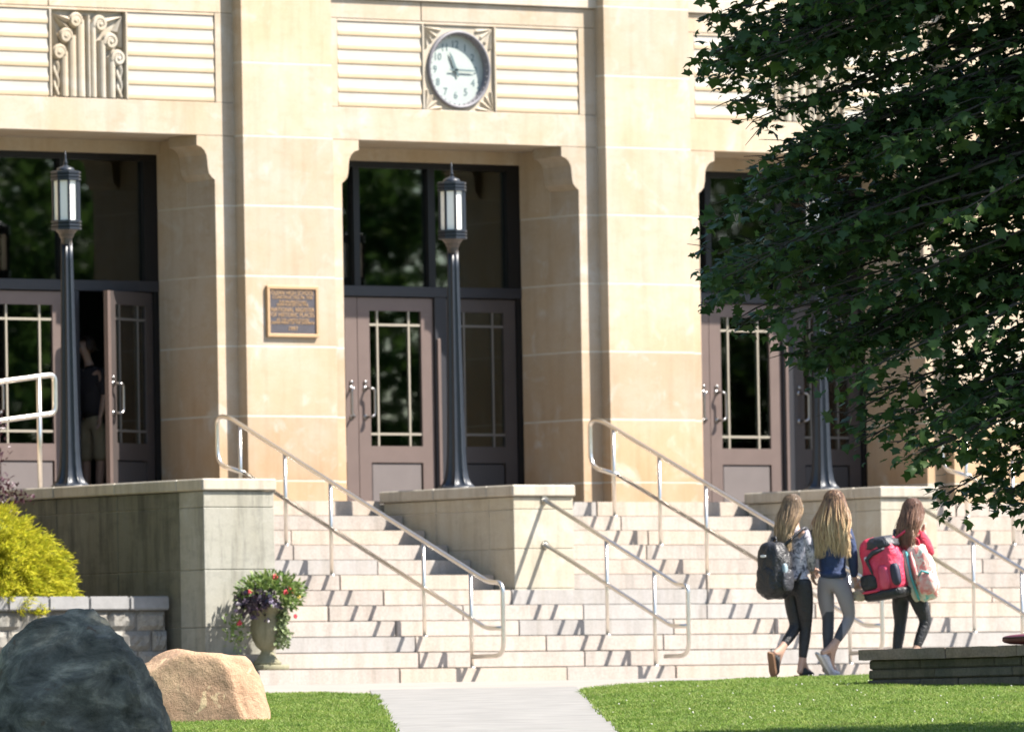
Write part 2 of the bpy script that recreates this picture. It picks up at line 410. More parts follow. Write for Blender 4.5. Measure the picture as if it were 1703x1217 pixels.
def carved(parent, xc):
    """square relief: stepped scrolled pilasters, corner rays and twisted cords"""
    yb = YW+.058
    bm = bmesh.new(); addbox(bm, xc-.45, xc+.45, yb, yb+.06, 5.825, 6.70); bmobj('relief_ground', bm, LIME_UP, parent)
    X = lambda p: xc+(p-565)/800*.89
    Z = lambda q: 6.69-(q-110)/980*.86
    s = .89/800
    def rib(xa, xb, qtop, name='scroll_pilaster'):
        bm = bmesh.new(); n = 7
        prof = []
        for k in range(n+1):
            a = math.pi*k/n; prof.append(((X(xa)+X(xb))/2 - math.cos(a)*(X(xb)-X(xa))/2, yb - math.sin(a)**.7*.062))
        prism(bm, prof, 5.835, Z(qtop), 'z'); return bm
    for cx, cy, r, xa, xb, flip in ((430,215,66,440,540,-1), (320,395,66,350,444,-1), (245,585,68,266,354,-1), (700,245,75,590,662,1), (815,440,75,690,766,1), (895,630,72,790,872,1)):
        bm = rib(xa, xb, cy-10)
        # volute: a spiral roll facing front
        cX, cZ = X(cx), Z(cy); rr = r*s*1.05
        pts = [(cX+math.cos(t)*rr*(1-t/13.)*flip*-1*.86, yb-.045, cZ+math.sin(t)*rr*(1-t/13.)*.86) for t in np.linspace(-.3, 9.6, 40)]
        tube(bm, pts, [.026]*40, 6)
        lathe(bm, [(rr*.97, 0), (rr*.97, .028), (rr*.8, .04)], 18, (cX, yb, cZ), axis='y')
        bmesh.ops.create_uvsphere(bm, u_segments=10, v_segments=6, radius=rr*.34, matrix=Matrix.Translation((cX, yb-.05, cZ-.004)))
        bmobj('scroll_pilaster', bm, LIME_UP, parent, False)
    bmobj('center_rib', rib(548, 592, 150), LIME_UP, parent)
    for pts in (((185,135),(340,300)), ((185,135),(235,500)), ((185,135),(365,205)), ((950,150),(770,210)), ((950,150),(880,330)), ((950,150),(930,500))):
        (a, b), (c, d) = pts; bm = bmesh.new()
        A = Vector((X(a), yb, Z(b))); B = Vector((X(c), yb, Z(d))); dr = (B-A).normalized(); sd = Vector((dr.z, 0, -dr.x))
        wdt = .042
        v = [bm.verts.new(p) for p in (A-sd*.006, A+sd*.006, B+sd*wdt, B-sd*wdt, A+Vector((0,-.035,0)), B+Vector((0,-.06,0)))]
        for f in ((0,4,5,3), (4,1,2,5), (0,1,4), (3,5,2), (0,3,2,1)): bm.faces.new([v[k] for k in f])
        bmobj('corner_ray', bm, LIME_UP, parent)
    for cx, q0, q1 in ((218,690,1070), (912,715,1075)):
        bm = bmesh.new()
        for ph in (0, math.pi):
            tube(bm, [(X(cx)+math.sin(t*7+ph)*.022, yb-.03-math.cos(t*7+ph)*.012, Z(q0)+(Z(q1)-Z(q0))*t) for t in np.linspace(0, 1, 24)], .02, 6)
        bmobj('twisted_cord', bm, LIME_UP, parent)
def clock_corners(parent, xc, zc):
    yb = YW+.024
    bm = bmesh.new(); n = 64; ri, ro, rb = [], [], []
    for k in range(n):
        a = 2*math.pi*(k+.5)/n; c_, s_ = math.cos(a), math.sin(a); m_ = .4375/max(abs(c_), abs(s_))
        ri.append(bm.verts.new((xc+.40*c_, yb, zc+.40*s_))); rb.append(bm.verts.new((xc+.40*c_, yb+.12, zc+.40*s_))); ro.append(bm.verts.new((xc+m_*c_*1.028, yb, zc+.0125+m_*s_)))
    for k in range(n):
        q = (k+1) % n; bm.faces.new((ri[k], ri[q], ro[q], ro[k])); bm.faces.new((rb[k], rb[q], ri[q], ri[k]))
    bmobj('relief_ground', bm, LIME_UP, parent)
    for sx in (-1, 1):
        for sz in (-1, 1):
            bm = bmesh.new()
            A = Vector((xc+sx*.437, YW+.004, zc+sz*.425))
            for k in range(4):       # fan of tapering rays in the corner
                a = R(7+k*25.3); L = .20 if k in (0,3) else .165
                d = Vector((-sx*math.cos(a), 0, -sz*math.sin(a))); B = A+d*L; sd = Vector((d.z, 0, -d.x)); q0 = Vector((0,.022,0))
                v = [bm.verts.new(p) for p in (A-sd*.008+q0, A+sd*.008+q0, B+sd*.028+q0, B-sd*.028+q0, A, B+Vector((0,-.004,0)), B+d*.03+q0)]
                for f in ((0,4,5,3), (4,1,2,5), (0,1,4), (3,5,6), (5,2,6)): bm.faces.new([v[i_] for i_ in f])
            bmobj('carved_corner', bm, LIME_UP, parent)
def bay(i, openleaf=False, clock=False):
    xc = bay_x(i); b0 = pier_x(i)+.50; b1 = pier_x(i+1)-.50
    wl = sub('bay_wall')
    # jambs in courses, each a block; the top block carries the corbel
    for s in (-1, 1):
        xo = b0 if s < 0 else b1
        xi = xc+s*HW
        box('mortar_core', min(xo, xi)+.0015, max(xo, xi)-.0015, YW+.0015, YD-.012, 1.70, 5.3, MORTAR, wl)
        for a, b in zip(JZ[:6], JZ[1:7]):
            e = .009
            if b > 5.4:
                bm = bmesh.new(); prism(bm, [(xo, a+e), (xi, a+e)] + [(xi-s*dx, z) for dx, z in CORB] + [(xo, 5.484)], YW, YW+.48, 'y')
                bmobj('corbel_block', bm, LIME, wl)
                bm = bmesh.new(); prism(bm, [(xo, a+e), (xi, a+e), (xi, 5.484), (xo, 5.484)], YW+.49, YD-.01, 'y')
                bmobj('stone_block', bm, LIME, wl)
            else:
                box('stone_block', min(xo, xi), max(xo, xi), YW, YD-.01, a+e, b-e, LIME, wl, .002)
    box('lintel', b0, b1, YW, YD-.05, 5.488, 5.822, LIME, wl, .004)
    box('inner_lintel', xc-HW-.3, xc+HW+.3, YD-.07, YD+.12, 5.352, 5.485, LIME, wl)
    box('stone_block', b0, xc-.49, YW, .6, 6.735, 6.93, LIME, wl, .003); box('stone_block', xc-.478, b1, YW, .6, 6.735, 6.93, LIME, wl, .003)
    box('string_course', b0, b1, YW-.035, .6, 6.937, 7.075, simple_pink, wl, .006)
    box('upper_wall', b0, b1, YW+.03, .6, 7.08, 8.5, LIME, wl)
    # relief panel: frame, slats, central square
    for x0, x1 in ((b0, xc-1.565), (xc+1.565, b1)): box('panel_stile', x0, x1, YW, .5, 5.826, 6.731, LIME, wl)
    box('panel_rail', xc-1.56, xc+1.56, YW+.004, .5, 6.703, 6.731, LIME, wl, .004)
    for s in (-1, 1):
        xa, xb = sorted((xc+s*.488, xc+s*1.552)); h = .1455
        for k in range(6):
            z = 5.826+k*h
            if s not in slat_me:
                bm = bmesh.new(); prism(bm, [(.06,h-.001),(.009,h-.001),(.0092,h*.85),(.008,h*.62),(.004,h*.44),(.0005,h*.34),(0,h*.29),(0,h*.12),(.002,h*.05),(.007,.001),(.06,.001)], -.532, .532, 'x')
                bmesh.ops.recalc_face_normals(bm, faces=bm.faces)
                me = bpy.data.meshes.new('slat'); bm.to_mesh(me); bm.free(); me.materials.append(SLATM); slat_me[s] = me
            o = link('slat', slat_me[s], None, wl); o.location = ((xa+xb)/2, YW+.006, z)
        box('panel_back', xa-.01, xb+.01, YW+.062, .5, 5.824, 6.70, LIME_UP, wl)
        xa, xb = sorted((xc+s*.452, xc+s*.482)); box('panel_mullion', xa, xb, YW-.006, .4, 5.826, 6.70, LIME_UP, wl, .006)
    if clock: clock_corners(wl, xc, 6.25)
    else: carved(wl, xc)
    # frame, transoms and doors
    fr = sub('door_frame'); bm = bmesh.new(); y0, y1 = YD, YD+.10
    X = lambda r: xc+r
    for a, b in ((-1.56,-1.44), (-.634,-.555), (.333,.423), (1.375,1.56)): addbox(bm, X(a), X(b), y0, y1, 4.055, 5.29)
    addbox(bm, X(-1.56), X(1.56), y0-.004, y1+.004, 5.286, 5.40)
    for a, b in ((-1.56,-1.53), (1.478,1.56)): addbox(bm, X(a), X(b), y0, y1, 1.72, 3.955)
    bmobj('frame_bars', bm, FRAMEB, fr)
    bm = bmesh.new(); addbox(bm, X(-1.555), X(1.555), y0-.02, y1+.006, 3.95, 4.06, .004); addbox(bm, X(.392), X(.542), y0-.012, y1+.004, 1.722, 3.952, .004)
    bmobj('transom_bar', bm, NAVYB, fr)
    box('mullion_cover', X(.41), X(.452), y0-.03, y0-.008, 1.74, 3.52, DOORM, fr, .004)
    for a, b in ((-1.44,-.634), (-.555,.333), (.423,1.375)): box('transom_pane', X(a)-.01, X(b)+.01, y0+.05, y0+.062, 4.05, 5.30, GLASS, fr)
    def leaf(xl, xr, hinge, handle_side, ang=0., dark=False):
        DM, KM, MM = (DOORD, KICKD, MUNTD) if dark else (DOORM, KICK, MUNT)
        d = empty('door', (X(hinge), YD+.045, 1.728)); d.parent = school; d.location = (X(hinge), YD+.045, 1.728-ZL); d.rotation_euler = (0, 0, ang)
        a, b = xl-hinge, xr-hinge; H = 2.21; z0, z1 = .672, 2.075; st = .155
        bm = bmesh.new(); y = -.024; Y = .022
        addbox(bm, a+(.06 if dark and ang else 0), a+st, y, Y, 0, H); addbox(bm, b-st, b, y, Y, 0, H)
        addbox(bm, a+st, b-st, y, Y, z1, H); addbox(bm, a+st, b-st, y, Y, .50, z0)
        addbox(bm, a+st, b-st, y, Y, 0, .07)
        bmobj('stiles_and_rails', bm, DM, d)
        if dark and ang: box('edge_stile', a, a+.0595, y, Y, 0, H, DOORM, d)  # sunlit strip of the stile, its brighter tone painted on
        box('kick_panel', a+st+.012, b-st-.012, y+.012, Y-.008, .078, .492, KM, d, .01)
        box('glass', a+st-.005, b-st+.005, -.004, .004, z0-.005, z1+.005, GLASS, d)
        for t in (.16, .77):
            xm = a+st+(b-a-2*st)*t; box('muntin', xm-.011, xm+.011, -.016, .012, z0, z1, MM, d)
        for z in (z0+.125, z1-.145): box('muntin', a+st, b-st, -.0145, .0105, z-.012, z+.012, MM, d)
        hx = (a+.085) if handle_side == 'l' else (b-.085); o = .06 if handle_side == 'l' else -.06
        bm = bmesh.new(); tube(bm, fillet([(hx, y, 1.27), (hx+o*.3, y-.085, 1.27), (hx+o, y-.085, 1.25), (hx+o, y-.085, .99), (hx+o*.3, y-.085, .97), (hx, y, .97)], .04), .0135, 8)
        lathe(bm, [(.03, 0), (.03, .008)], 12, (hx, y, 1.27), axis='y'); lathe(bm, [(.03, 0), (.03, .008)], 12, (hx, y, .97), axis='y')
        bmobj('pull_handle', bm, PULL, d, True)
        bm = bmesh.new(); lathe(bm, [(.022, 0), (.022, .012), (.012, .02)], 12, (hx, y, 1.33), axis='y'); bmobj('lock_cylinder', bm, PULL, d, True)
        return d
    leaf(-1.527, -.600, -1.527, 'r'); leaf(-.592, .388, .388, 'l')
    leaf(.546, 1.474, 1.474, 'l', R(25) if openleaf else 0., True)
    return wl
simple_pink = stone_mat('course_stone', (.55,.485,.40), (.52,.45,.36), (.48,.42,.34), None, None, .05)
for i in range(-1, 3): bay(i, openleaf=(i == -1), clock=(i == 0))
# vestibule behind the doors and plain wall beyond the bays
ve = sub('vestibule'); x0, x1 = bay_x(-1)-2.4, bay_x(2)+2.4
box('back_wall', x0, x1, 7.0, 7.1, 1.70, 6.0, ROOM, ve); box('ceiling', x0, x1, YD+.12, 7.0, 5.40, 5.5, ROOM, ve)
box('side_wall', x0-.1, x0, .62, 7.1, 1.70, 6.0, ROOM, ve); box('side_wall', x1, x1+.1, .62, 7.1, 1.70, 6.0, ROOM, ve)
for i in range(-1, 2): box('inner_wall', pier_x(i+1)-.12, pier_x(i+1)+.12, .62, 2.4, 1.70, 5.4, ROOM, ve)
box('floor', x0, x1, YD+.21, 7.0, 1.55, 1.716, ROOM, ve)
for a, b in ((-30, pier_x(-1)-.575), (pier_x(3)+.56, 45)):
    box('plain_wall', a, b, YW, 1.2, -.3, 8.5, LIME, sub('side_wing'))
# clock
ck = empty('wall_clock', (bay_x(0), YW+.11, 6.248)); tag(ck, 'round wall clock with pale face and grey rim reading quarter past eleven', 'clock')
bm = bmesh.new(); lathe(bm, [(.398,-.04),(.408,.06),(.407,.10),(.398,.122),(.382,.124),(.368,.108),(.364,.03)], 64, axis='y'); bmobj('rim', bm, CLKRIM, ck, True)
bm = bmesh.new(); lathe(bm, [(.363,.0),(.363,.036)], 64, axis='y'); bmobj('dial', bm, CLKFACE, ck)
bm = bmesh.new()
for k in range(36):
    a = 2*math.pi*k/36; bmesh.ops.create_uvsphere(bm, u_segments=8, v_segments=5, radius=.010, matrix=Matrix.Translation((.362*math.cos(a), -.10, .362*math.sin(a))))
bmobj('beaded_edge', bm, CLKRIM, ck, True)['kind'] = 'stuff'
for k in range(1, 13):
    a = R(90-30*k); glyph(ck, str(k), .105, .262*math.cos(a), -.0375, .262*math.sin(a), CLKINK, 'numeral', .002)
def hand(name, ang, L, tail, wd, y):
    bm = bmesh.new(); prism(bm, [(-wd*.6,-tail),(wd*.6,-tail),(wd,0),(wd*.9,L*.75),(0,L),(-wd*.9,L*.75),(-wd,0)], y-.004, y, 'y')
    o = bmobj(name, bm, CLKINK, ck); o.rotation_euler = (0, R(ang), 0)
hand('hour_hand', 337, .20, .075, .016, -.05); hand('minute_hand', 91, .262, .085, .010, -.058)
bm = bmesh.new(); lathe(bm, [(.022,0),(.022,.012)], 16, (0,-.05,0), axis='y'); bmobj('hub', bm, CLKINK, ck)
# plaque
pq = empty('bronze_plaque', (-.633, 0, 3.708)); tag(pq, 'square bronze plaque with raised gold lettering on the stone pier', 'plaque')
W2, H2 = .312, .248
box('backing', -W2, W2, -.022, 0, -H2, H2, PLQ, pq)
bm = bmesh.new()
for a in ((-W2-.012,W2+.012,-.036,0,H2-.022,H2+.012), (-W2-.012,W2+.012,-.036,0,-H2-.012,-H2+.022), (-W2-.012,-W2+.024,-.0355,-.001,-H2+.021,H2-.021), (W2-.024,W2+.012,-.0355,-.001,-H2+.021,H2-.021)): addbox(bm, *a, .004)
bmobj('border', bm, PLQB, pq)
for s, z, t in ((.054,.188,'OLEAN HIGH SCHOOL'), (.040,.142,'CONSTRUCTED IN 1936'), (.033,.096,'THE PROPERTY HAS'), (.033,.066,'BEEN PLACED ON THE'), (.051,.016,'NATIONAL REGISTER'), (.051,-.036,'OF HISTORIC PLACES'), (.032,-.086,'BY THE UNITED STATES'), (.033,-.116,'DEPARTMENT OF THE INTERIOR'), (.052,-.175,'1997')):
    o = glyph(pq, t, s*1.18, 0, -.024, z, PLQB, 'lettering', .003)
    wd = o.dimensions.x; lim = {'O':.53}.get('O'); mx = .54
    if wd > mx: o.scale = (mx/wd, 1, 1)

# ------------------------------------------------------------------ steps and landing
Yk = lambda k: -1.95-(12-k)*TD
Zk = lambda k: -.15+HB*k
st = empty('entrance_steps', (0, -6, -.15)); tag(st, 'broad flight of twelve pale stone steps up to the school doors', 'steps')
def P0(o): o.location = (0, 6, .15); return o
XR = 13.2
CH = [(-5.67,-4.85,-5.42), (-1.0,-.26,-4.12), (3.67,4.41,-4.12), (8.34,9.08,-4.12)]
def spans(k):
    if k <= 2: return [(-5.5, XR)]
    if k <= 6: return [(-4.845, XR)]
    return [(-4.845, -1.005), (-.255, 3.665), (4.415, 8.335), (9.085, XR)]
for k in range(1, 13):
    e = empty('step'); e.parent = st; P0(e)
    for a, b in spans(k):
        box('bedding', a+.01, b-.01, Yk(k)+.03, (Yk(k+1)+.1) if k < 12 else -1.0, -.16, Zk(k)-.02, MORTAR, e)
        x = a
        n = max(1, round((b-a)/random.uniform(1.5, 2.1))); cuts = [a+(b-a)*(j/n) + (random.uniform(-.28,.28) if 0 < j < n else 0) for j in range(n+1)]
        for p, q in zip(cuts[:-1], cuts[1:]):
            grey = random.random() < (.22 if k < 7 else .08)
            dy = random.uniform(-.006, .006)
            box('stone_block', p+.004, q-.004, Yk(k)+dy, Yk(k)+(TD+.06 if k < 12 else .8), Zk(k-1)+.009, Zk(k)+random.uniform(-.002,.002), STEPG if grey else STEP, e, .007, 2)
lan = empty('landing'); lan.parent = st; P0(lan)
for j in range(11): box('paving_slab', -5.6+j*1.75+.005, -5.6+(j+1)*1.75-.005, -1.145, YD+.2, 1.5, 1.7225, PAVE, lan, .004)
box('landing_core', -30, 30, -1.93, YD+.3, -.3, 1.69, MORTAR, lan)

# ------------------------------------------------------------------ cheek walls
labels = ['large weathered grey stair wall with dark streaked side behind the block planter',
          'tan stone stair wall under the lamp before the middle doorway',
          'tan stone stair wall directly behind the three walking girls',
          'tan stone stair wall behind the maple at the far right']
for n, (x0, x1, yf) in enumerate(CH):
    r = empty('stair_wall', ((x0+x1)/2, yf, -.15)); tag(r, labels[n], 'stair wall', 'stone walls dividing the stairs')
    mat = CHEEKG if n == 0 else CHEEK; off = Vector(((x0+x1)/2, yf, -.15))
    def bx(nm, a, b, c, d, e, f, m, bev=.005):
        o = box(nm, a-off.x, b-off.x, c-off.y, d-off.y, e-off.z, f-off.z, m, r, bev); return o
    ycut = [yf, yf+.40] ; yb = -1.99
    L = yb-yf-.40; k = 3 if n == 0 else 2
    ycut += [yf+.40+L*(j+1)/k for j in range(k)]
    zc = [-.15, .50, 1.08, 1.62] if n == 0 else [-.15, .62, 1.22, 1.625]
    zc2 = [(-.15 if n == 0 else .4), .42, .96, 1.545, 1.70] if n == 0 else [.45, .80, 1.19, 1.575, 1.70]
    bx('core', x0+.012, x1-.012, yf+.012, yb-.02, -.14, 1.69, MORTAR if n else CHEEKG, 0)
    for ya, yb2 in zip(ycut[:-1], ycut[1:]):
        for za, zb in zip(zc2[:-1], zc2[1:]):
            first = ya == yf
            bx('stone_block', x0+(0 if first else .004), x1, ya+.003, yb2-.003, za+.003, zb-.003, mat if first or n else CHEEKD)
    for ya, yb2 in zip(ycut[:-1], ycut[1:]):
        bx('coping', x0-.03, x1+.012, ya-.03*(ya == yf)+.002, yb2-.002+(.03 if yb2 == ycut[-1] else 0), 1.703, 1.815, COPE, .012)

# ------------------------------------------------------------------ lamps
def make_lamp():
    r = empty('lamp_post'); seg = 32
    flute = lambda a, z: 1-.26*abs(math.sin(4*a))**.55 if z > .025 else 1
    bm = bmesh.new()
    prof = [(.19,0),(.19,.02),(.172,.035),(.145,.06),(.122,.11),(.106,.2),(.096,.34),(.088,.6),(.078,1.1),(.068,1.7),(.060,2.2),(.056,2.36)]
    lathe(bm, prof, 96, rmod=flute); bmobj('fluted_shaft', bm, IRON, r, True)
    bm = bmesh.new(); lathe(bm, [(.05,2.34),(.056,2.40),(.07,2.42),(.075,2.44),(.10,2.47),(.12,2.485)], 16); bmobj('capital', bm, IRONB, r)
    def ring(z, name):
        bm = bmesh.new()
        lathe(bm, [(.13,z),(.150,z+.003),(.150,z+.024),(.136,z+.029),(.136,z+.033),(.150,z+.037),(.150,z+.055),(.136,z+.060),(.136,z+.064),(.150,z+.069),(.150,z+.090),(.13,z+.094)], 8)
        o = bmobj(name, bm, IRON, r); o.rotation_euler = (0,0,R(22.5))
    ring(2.48, 'lower_ring'); ring(2.955, 'upper_ring')
    for k in range(8):
        a = R(22.5+45*k); bm = bmesh.new()
        x, y = .128*math.cos(a), .128*math.sin(a); addbox(bm, x-.009, x+.009, y-.009, y+.009, 2.565, 2.965); bmobj('glazing_bar', bm, IRON, r)
        b2 = a+R(45); q = [(.122*math.cos(t), .122*math.sin(t)) for t in (a, b2)]; q2 = [(.114*math.cos(t), .114*math.sin(t)) for t in (b2, a)]
        bm = bmesh.new(); prism(bm, q+q2, 2.565, 2.965, 'z'); bmobj('glass_panel', bm, FROST, r)
    bm = bmesh.new(); lathe(bm, [(.085,3.04),(.085,3.066),(.075,3.078),(.055,3.088),(.03,3.096),(.016,3.112)], 24); bmobj('dome', bm, IRON, r, True)
    bm = bmesh.new(); lathe(bm, [(.014,3.11),(.02,3.13),(.012,3.15),(.009,3.19),(.004,3.25)], 10); bmobj('finial', bm, IRON, r, True)
    return r
def clone(o, parent=None):
    c = o.copy(); COL.objects.link(c); c.parent = parent
    for ch in list(o.children):
        d = clone(ch, c); d.matrix_parent_inverse = ch.matrix_parent_inverse.copy()
    return c
lamp = make_lamp()
LB = ['black fluted lamp post on the weathered grey stair wall', 'black fluted lamp post on the stair wall before the clock doorway', 'black fluted lamp post half hidden by the maple leaves']
for k, (px, ) in enumerate(((-5.33,), (-.66,), (4.03,))):
    o = lamp if k == 0 else clone(lamp)
    o.location = (px, -2.76, 1.815); tag(o, LB[k], 'lamp post', 'lamp posts on the stair walls')

# ------------------------------------------------------------------ hand rails
def stair_rail(x, dx, label, loop=True):
    r = empty('handrail', (x, -6.3, -.15)); tag(r, label, 'handrail', 'metal handrails on the steps')
    o = Vector((x, -6.3, -.15)); q = lambda y, z: Vector((0, y, z))-Vector((0, o.y, o.z))
    s = .415; zt = lambda y: .93+s*(y+5.84); zl = lambda y: .475+s*(y+5.84); rr = .022
    yend = -1.75
    if loop:
        bm = bmesh.new()
        pts = [q(-5.84, .115), q(-6.33, .115), q(-6.33, zt(-6.12)), q(-6.12, zt(-6.12)), q(-5.5, zt(-5.5)), q(-1.95, zt(-1.95)-.0), q(yend, zt(-1.95)+.02), q(yend, zl(-1.95)), q(-2.2, zl(-2.2)), q(-6.05, zl(-6.05)), q(-6.15, zl(-6.05)-.01), q(-6.33, zl(-6.05)-.01)]
        tube(bm, fillet(pts[:9], .14, 6), rr, 10); tube(bm, fillet(pts[8:], .08, 4), rr, 10)
        bmobj('rail_tube', bm, STEEL, r, True)
        ps = (1, 3, 7, 9, 11)
    else:
        bm = bmesh.new(); z1 = lambda y: 1.668+.427*(y+4.12); z2 = lambda y: 1.232+.427*(y+4.12)
        pts = [q(-5.98, .10), q(-6.35, .10), q(-6.35, z1(-6.2)), q(-6.2, z1(-6.2)), q(-5.3, z1(-5.3)), q(-4.10, z1(-4.10))]
        tube(bm, fillet(pts, .14, 6), rr, 10)
        tube(bm, fillet([q(-6.35, z2(-6.1)), q(-6.1, z2(-6.1)), q(-5.3, z2(-5.3)), q(-4.10, z2(-4.10))], .08, 4), rr, 10)
        bmobj('rail_tube', bm, STEEL, r, True)
        for z in (z1, z2):
            bm = bmesh.new(); lathe(bm, [(.042, 0), (.042, .012)], 14, q(-4.12, z(-4.12)), axis='y'); bmobj('wall_flange', bm, STEEL, r)
        zt = z1; ps = (1, 3)
    for k in ps:
        y = Yk(k)+.19; z0 = Zk(k)
        bm = bmesh.new(); tube(bm, [q(y, z0-.02), q(y, zt(y)-.005)], .0185, 10); tube(bm, [q(y, z0), q(y, z0+.012)], .034, 10); bmobj('post', bm, STEEL, r, True)
stair_rail(-2.85, 0, 'long metal handrail up the left stair, left of the middle lamp')
stair_rail(1.82, 0, 'long metal handrail passing behind the two girls on the left')
stair_rail(6.49, 0, 'metal handrail whose top end shows under the maple')
stair_rail(-.62, 0, 'short metal handrail fixed to the front of the middle stair wall', False)
stair_rail(4.05, 0, 'short metal handrail running down behind the girl in red', False)
rr = empty('ramp_rail', (-4.6, -1.2, ZL)); tag(rr, 'metal ramp railing ending beside the left lamp post', 'handrail')
bm = bmesh.new()
def rq(x, z): return Vector((x+4.6, 0, z-ZL))
tube(bm, fillet([rq(-9, 2.43), rq(-4.55, 2.965), rq(-4.41, 2.98), rq(-4.41, 2.60), rq(-4.55, 2.585), rq(-9, 2.05)], .1, 5), .027, 10)
bmobj('rail_tube', bm, STEEL, rr, True)
for x in (-4.6, -6.0, -7.4, -8.8):
    bm = bmesh.new(); tube(bm, [rq(x, 1.72 - max(0, -5.2-x)*.12), rq(x, 2.955+(x+4.6)*.12)], .024, 10); bmobj('post', bm, STEEL, rr, True)

# ------------------------------------------------------------------ left planter of split-face blocks
pl = empty('block_planter', (-7.6, -4.9, -.15)); tag(pl, 'low grey retaining wall of rough split-face blocks with smooth caps', 'planter wall')
splitme = []
for s in range(6):
    bm = bmesh.new(); nx, nz = 7, 4; L, Hh = .322, .186; g = {}
    for i in range(nx+1):
        for j in range(nz+1):
            e = (i in (0, nx)) or (j in (0, nz))
            d = .012 if e else -.022*random.random()-.008
            g[i, j] = bm.verts.new((i/nx*L, d, j/nz*Hh))
    for i in range(nx):
        for j in range(nz): bm.faces.new((g[i,j], g[i+1,j], g[i+1,j+1], g[i,j+1]))
    addbox(bm, 0, L, .0125, .25, 0, Hh)
    bmesh.ops.recalc_face_normals(bm, faces=[f for f in bm.faces]); me = bpy.data.meshes.new('block'); bm.to_mesh(me); bm.free(); me.materials.append(GRANITE); splitme.append(me)
XE = -5.80
box('bedding', -2.8, XE+7.6-.03, .03, .26, -.1, .75, simple('block_joint', (.12,.115,.105), .95), pl)
for c in range(4):
    z = .742-.19*(c+1); n = 13
    for k in range(n):
        x = XE-.328*(k+1)-(.164 if c % 2 else 0)+.06
        if c % 2 and k == 0:
            pass
        o = link('block', random.choice(splitme), None, pl); o.location = (x+7.6, -.012*(3-c)*-.6+random.uniform(-.006,.006), z+.0)
    if c % 2: o = link('block', splitme[0], None, pl); o.location = (XE-.164+.06+7.6-.0, .0, z); o.scale = (.5,1,1)
for k in range(10): box('cap_block', XE+.07-.46*(k+1)+.003+7.6, XE+.07-.46*k-.003+7.6, -.035, .30, .745, .875, CAPB, pl, .012, 2)
box('bed_soil', -2.8, 1.85, .26, 3.4, -.1, .70, SOIL, pl)

# ------------------------------------------------------------------ leaf helpers
def quads(name, P, D, N, L, Wd, mat, parent=None, shape='diamond'):
    """leaf faces at P, pointing along D with normal-ish N"""
    P, D, N = map(np.asarray, (P, D, N)); n = len(P)
    D = D/np.linalg.norm(D, axis=1)[:, None]; S_ = np.cross(D, N); S_ /= np.linalg.norm(S_, axis=1)[:, None]+1e-9; N = np.cross(S_, D)
    L = np.broadcast_to(L, (n,))[:, None]; Wd = np.broadcast_to(Wd, (n,))[:, None]
    if shape == 'diamond':
        pat = [(0,0,0), (.45,.5,.06), (1,0,-.1), (.45,-.5,.06)]; fc = [(0,1,2), (0,2,3)]
    elif shape == 'maple':
        pat = [(0,0,0), (.08,.30,-.02), (.02,.52,-.08), (.30,.36,0), (.48,.62,-.08), (.62,.26,0), (1.0,0,-.12), (.62,-.26,0), (.48,-.62,-.08), (.30,-.36,0), (.02,-.52,-.08), (.08,-.30,-.02), (.34,0,.03)]
        fc = [(0,1,12), (1,2,3), (1,3,12), (3,4,5), (3,5,12), (5,6,7), (5,7,12), (7,8,9), (7,9,12), (9,10,11), (9,11,12), (11,0,12)]
    else:
        pat = [(0,.5,0), (1,.0,0), (0,-.5,0)]; fc = [(0,1,2)]
    m = len(pat)
    cu = rng.uniform(-1.2, 3.2, (n, 1)) if shape == 'maple' else 1.0; tw_ = rng.uniform(-.25, .25, (n, 1)) if shape == 'maple' else 0.0
    vs = np.stack([P + D*L*a + S_*Wd*b + N*L*(c*cu + tw_*b) for a, b, c in pat], 1).reshape(-1, 3)
    base = np.arange(n)[:, None, None]*m; f = (base + np.array(fc)[None]).reshape(-1, 3)
    me = bpy.data.meshes.new(name); me.vertices.add(len(vs)); me.vertices.foreach_set('co', vs.ravel())
    me.loops.add(f.size); me.loops.foreach_set('vertex_index', f.ravel())
    me.polygons.add(len(f)); me.polygons.foreach_set('loop_start', np.arange(0, f.size, 3)); me.update(calc_edges=True); me.validate()
    return link(name, me, mat, parent)
def rdir(n): 
    d = rng.normal(size=(n, 3)); return d/np.linalg.norm(d, axis=1)[:, None]

# golden thread-leaf cypress, purple shrub
cy = empty('golden_cypress', (-7.32, -4.15, .70)); tag(cy, 'rounded golden thread-leaf cypress bush growing in the block planter', 'shrub')
P, D, Lq = [], [], []
for k in range(1300):
    d = rdir(1)[0]; d[2] = abs(d[2])-.12
    rad = np.array([.92, .76, 1.02])*(1+.12*noise.noise(tuple(d*2.6))); base = d*rad*rng.uniform(.62, .93)
    ax_ = d*np.array([1,1,.25])+rng.normal(0, .22, 3)+np.array([0,0,.30]); ax_ /= np.linalg.norm(ax_); L0 = rng.uniform(.10, .20)
    m_ = 60; t = rng.uniform(0, 1, m_); sp2 = rng.normal(0, .045, (m_, 3))*(1.1-t)[:, None]
    P.append(base+ax_*(t*L0)[:, None]+sp2-np.array([0,0,1.])*((t*t)*L0*.30)[:, None]); dd = ax_+rng.normal(0, .33, (m_, 3)); dd[:, 2] -= t*.5; D.append(dd)
P = np.concatenate(P); D = np.concatenate(D); n = len(P)
quads('foliage', P, D, rdir(n), rng.uniform(.03, .085, n), rng.uniform(.004, .0085, n), CYPR, cy, 'diamond')
bm = bmesh.new(); tube(bm, [(0,0,-.05), (.02,0,.3), (0,.02,.8)], [.06,.05,.02], 7); bmobj('stem', bm, BARK, cy)
bm = bmesh.new(); bmesh.ops.create_icosphere(bm, subdivisions=3, radius=1)
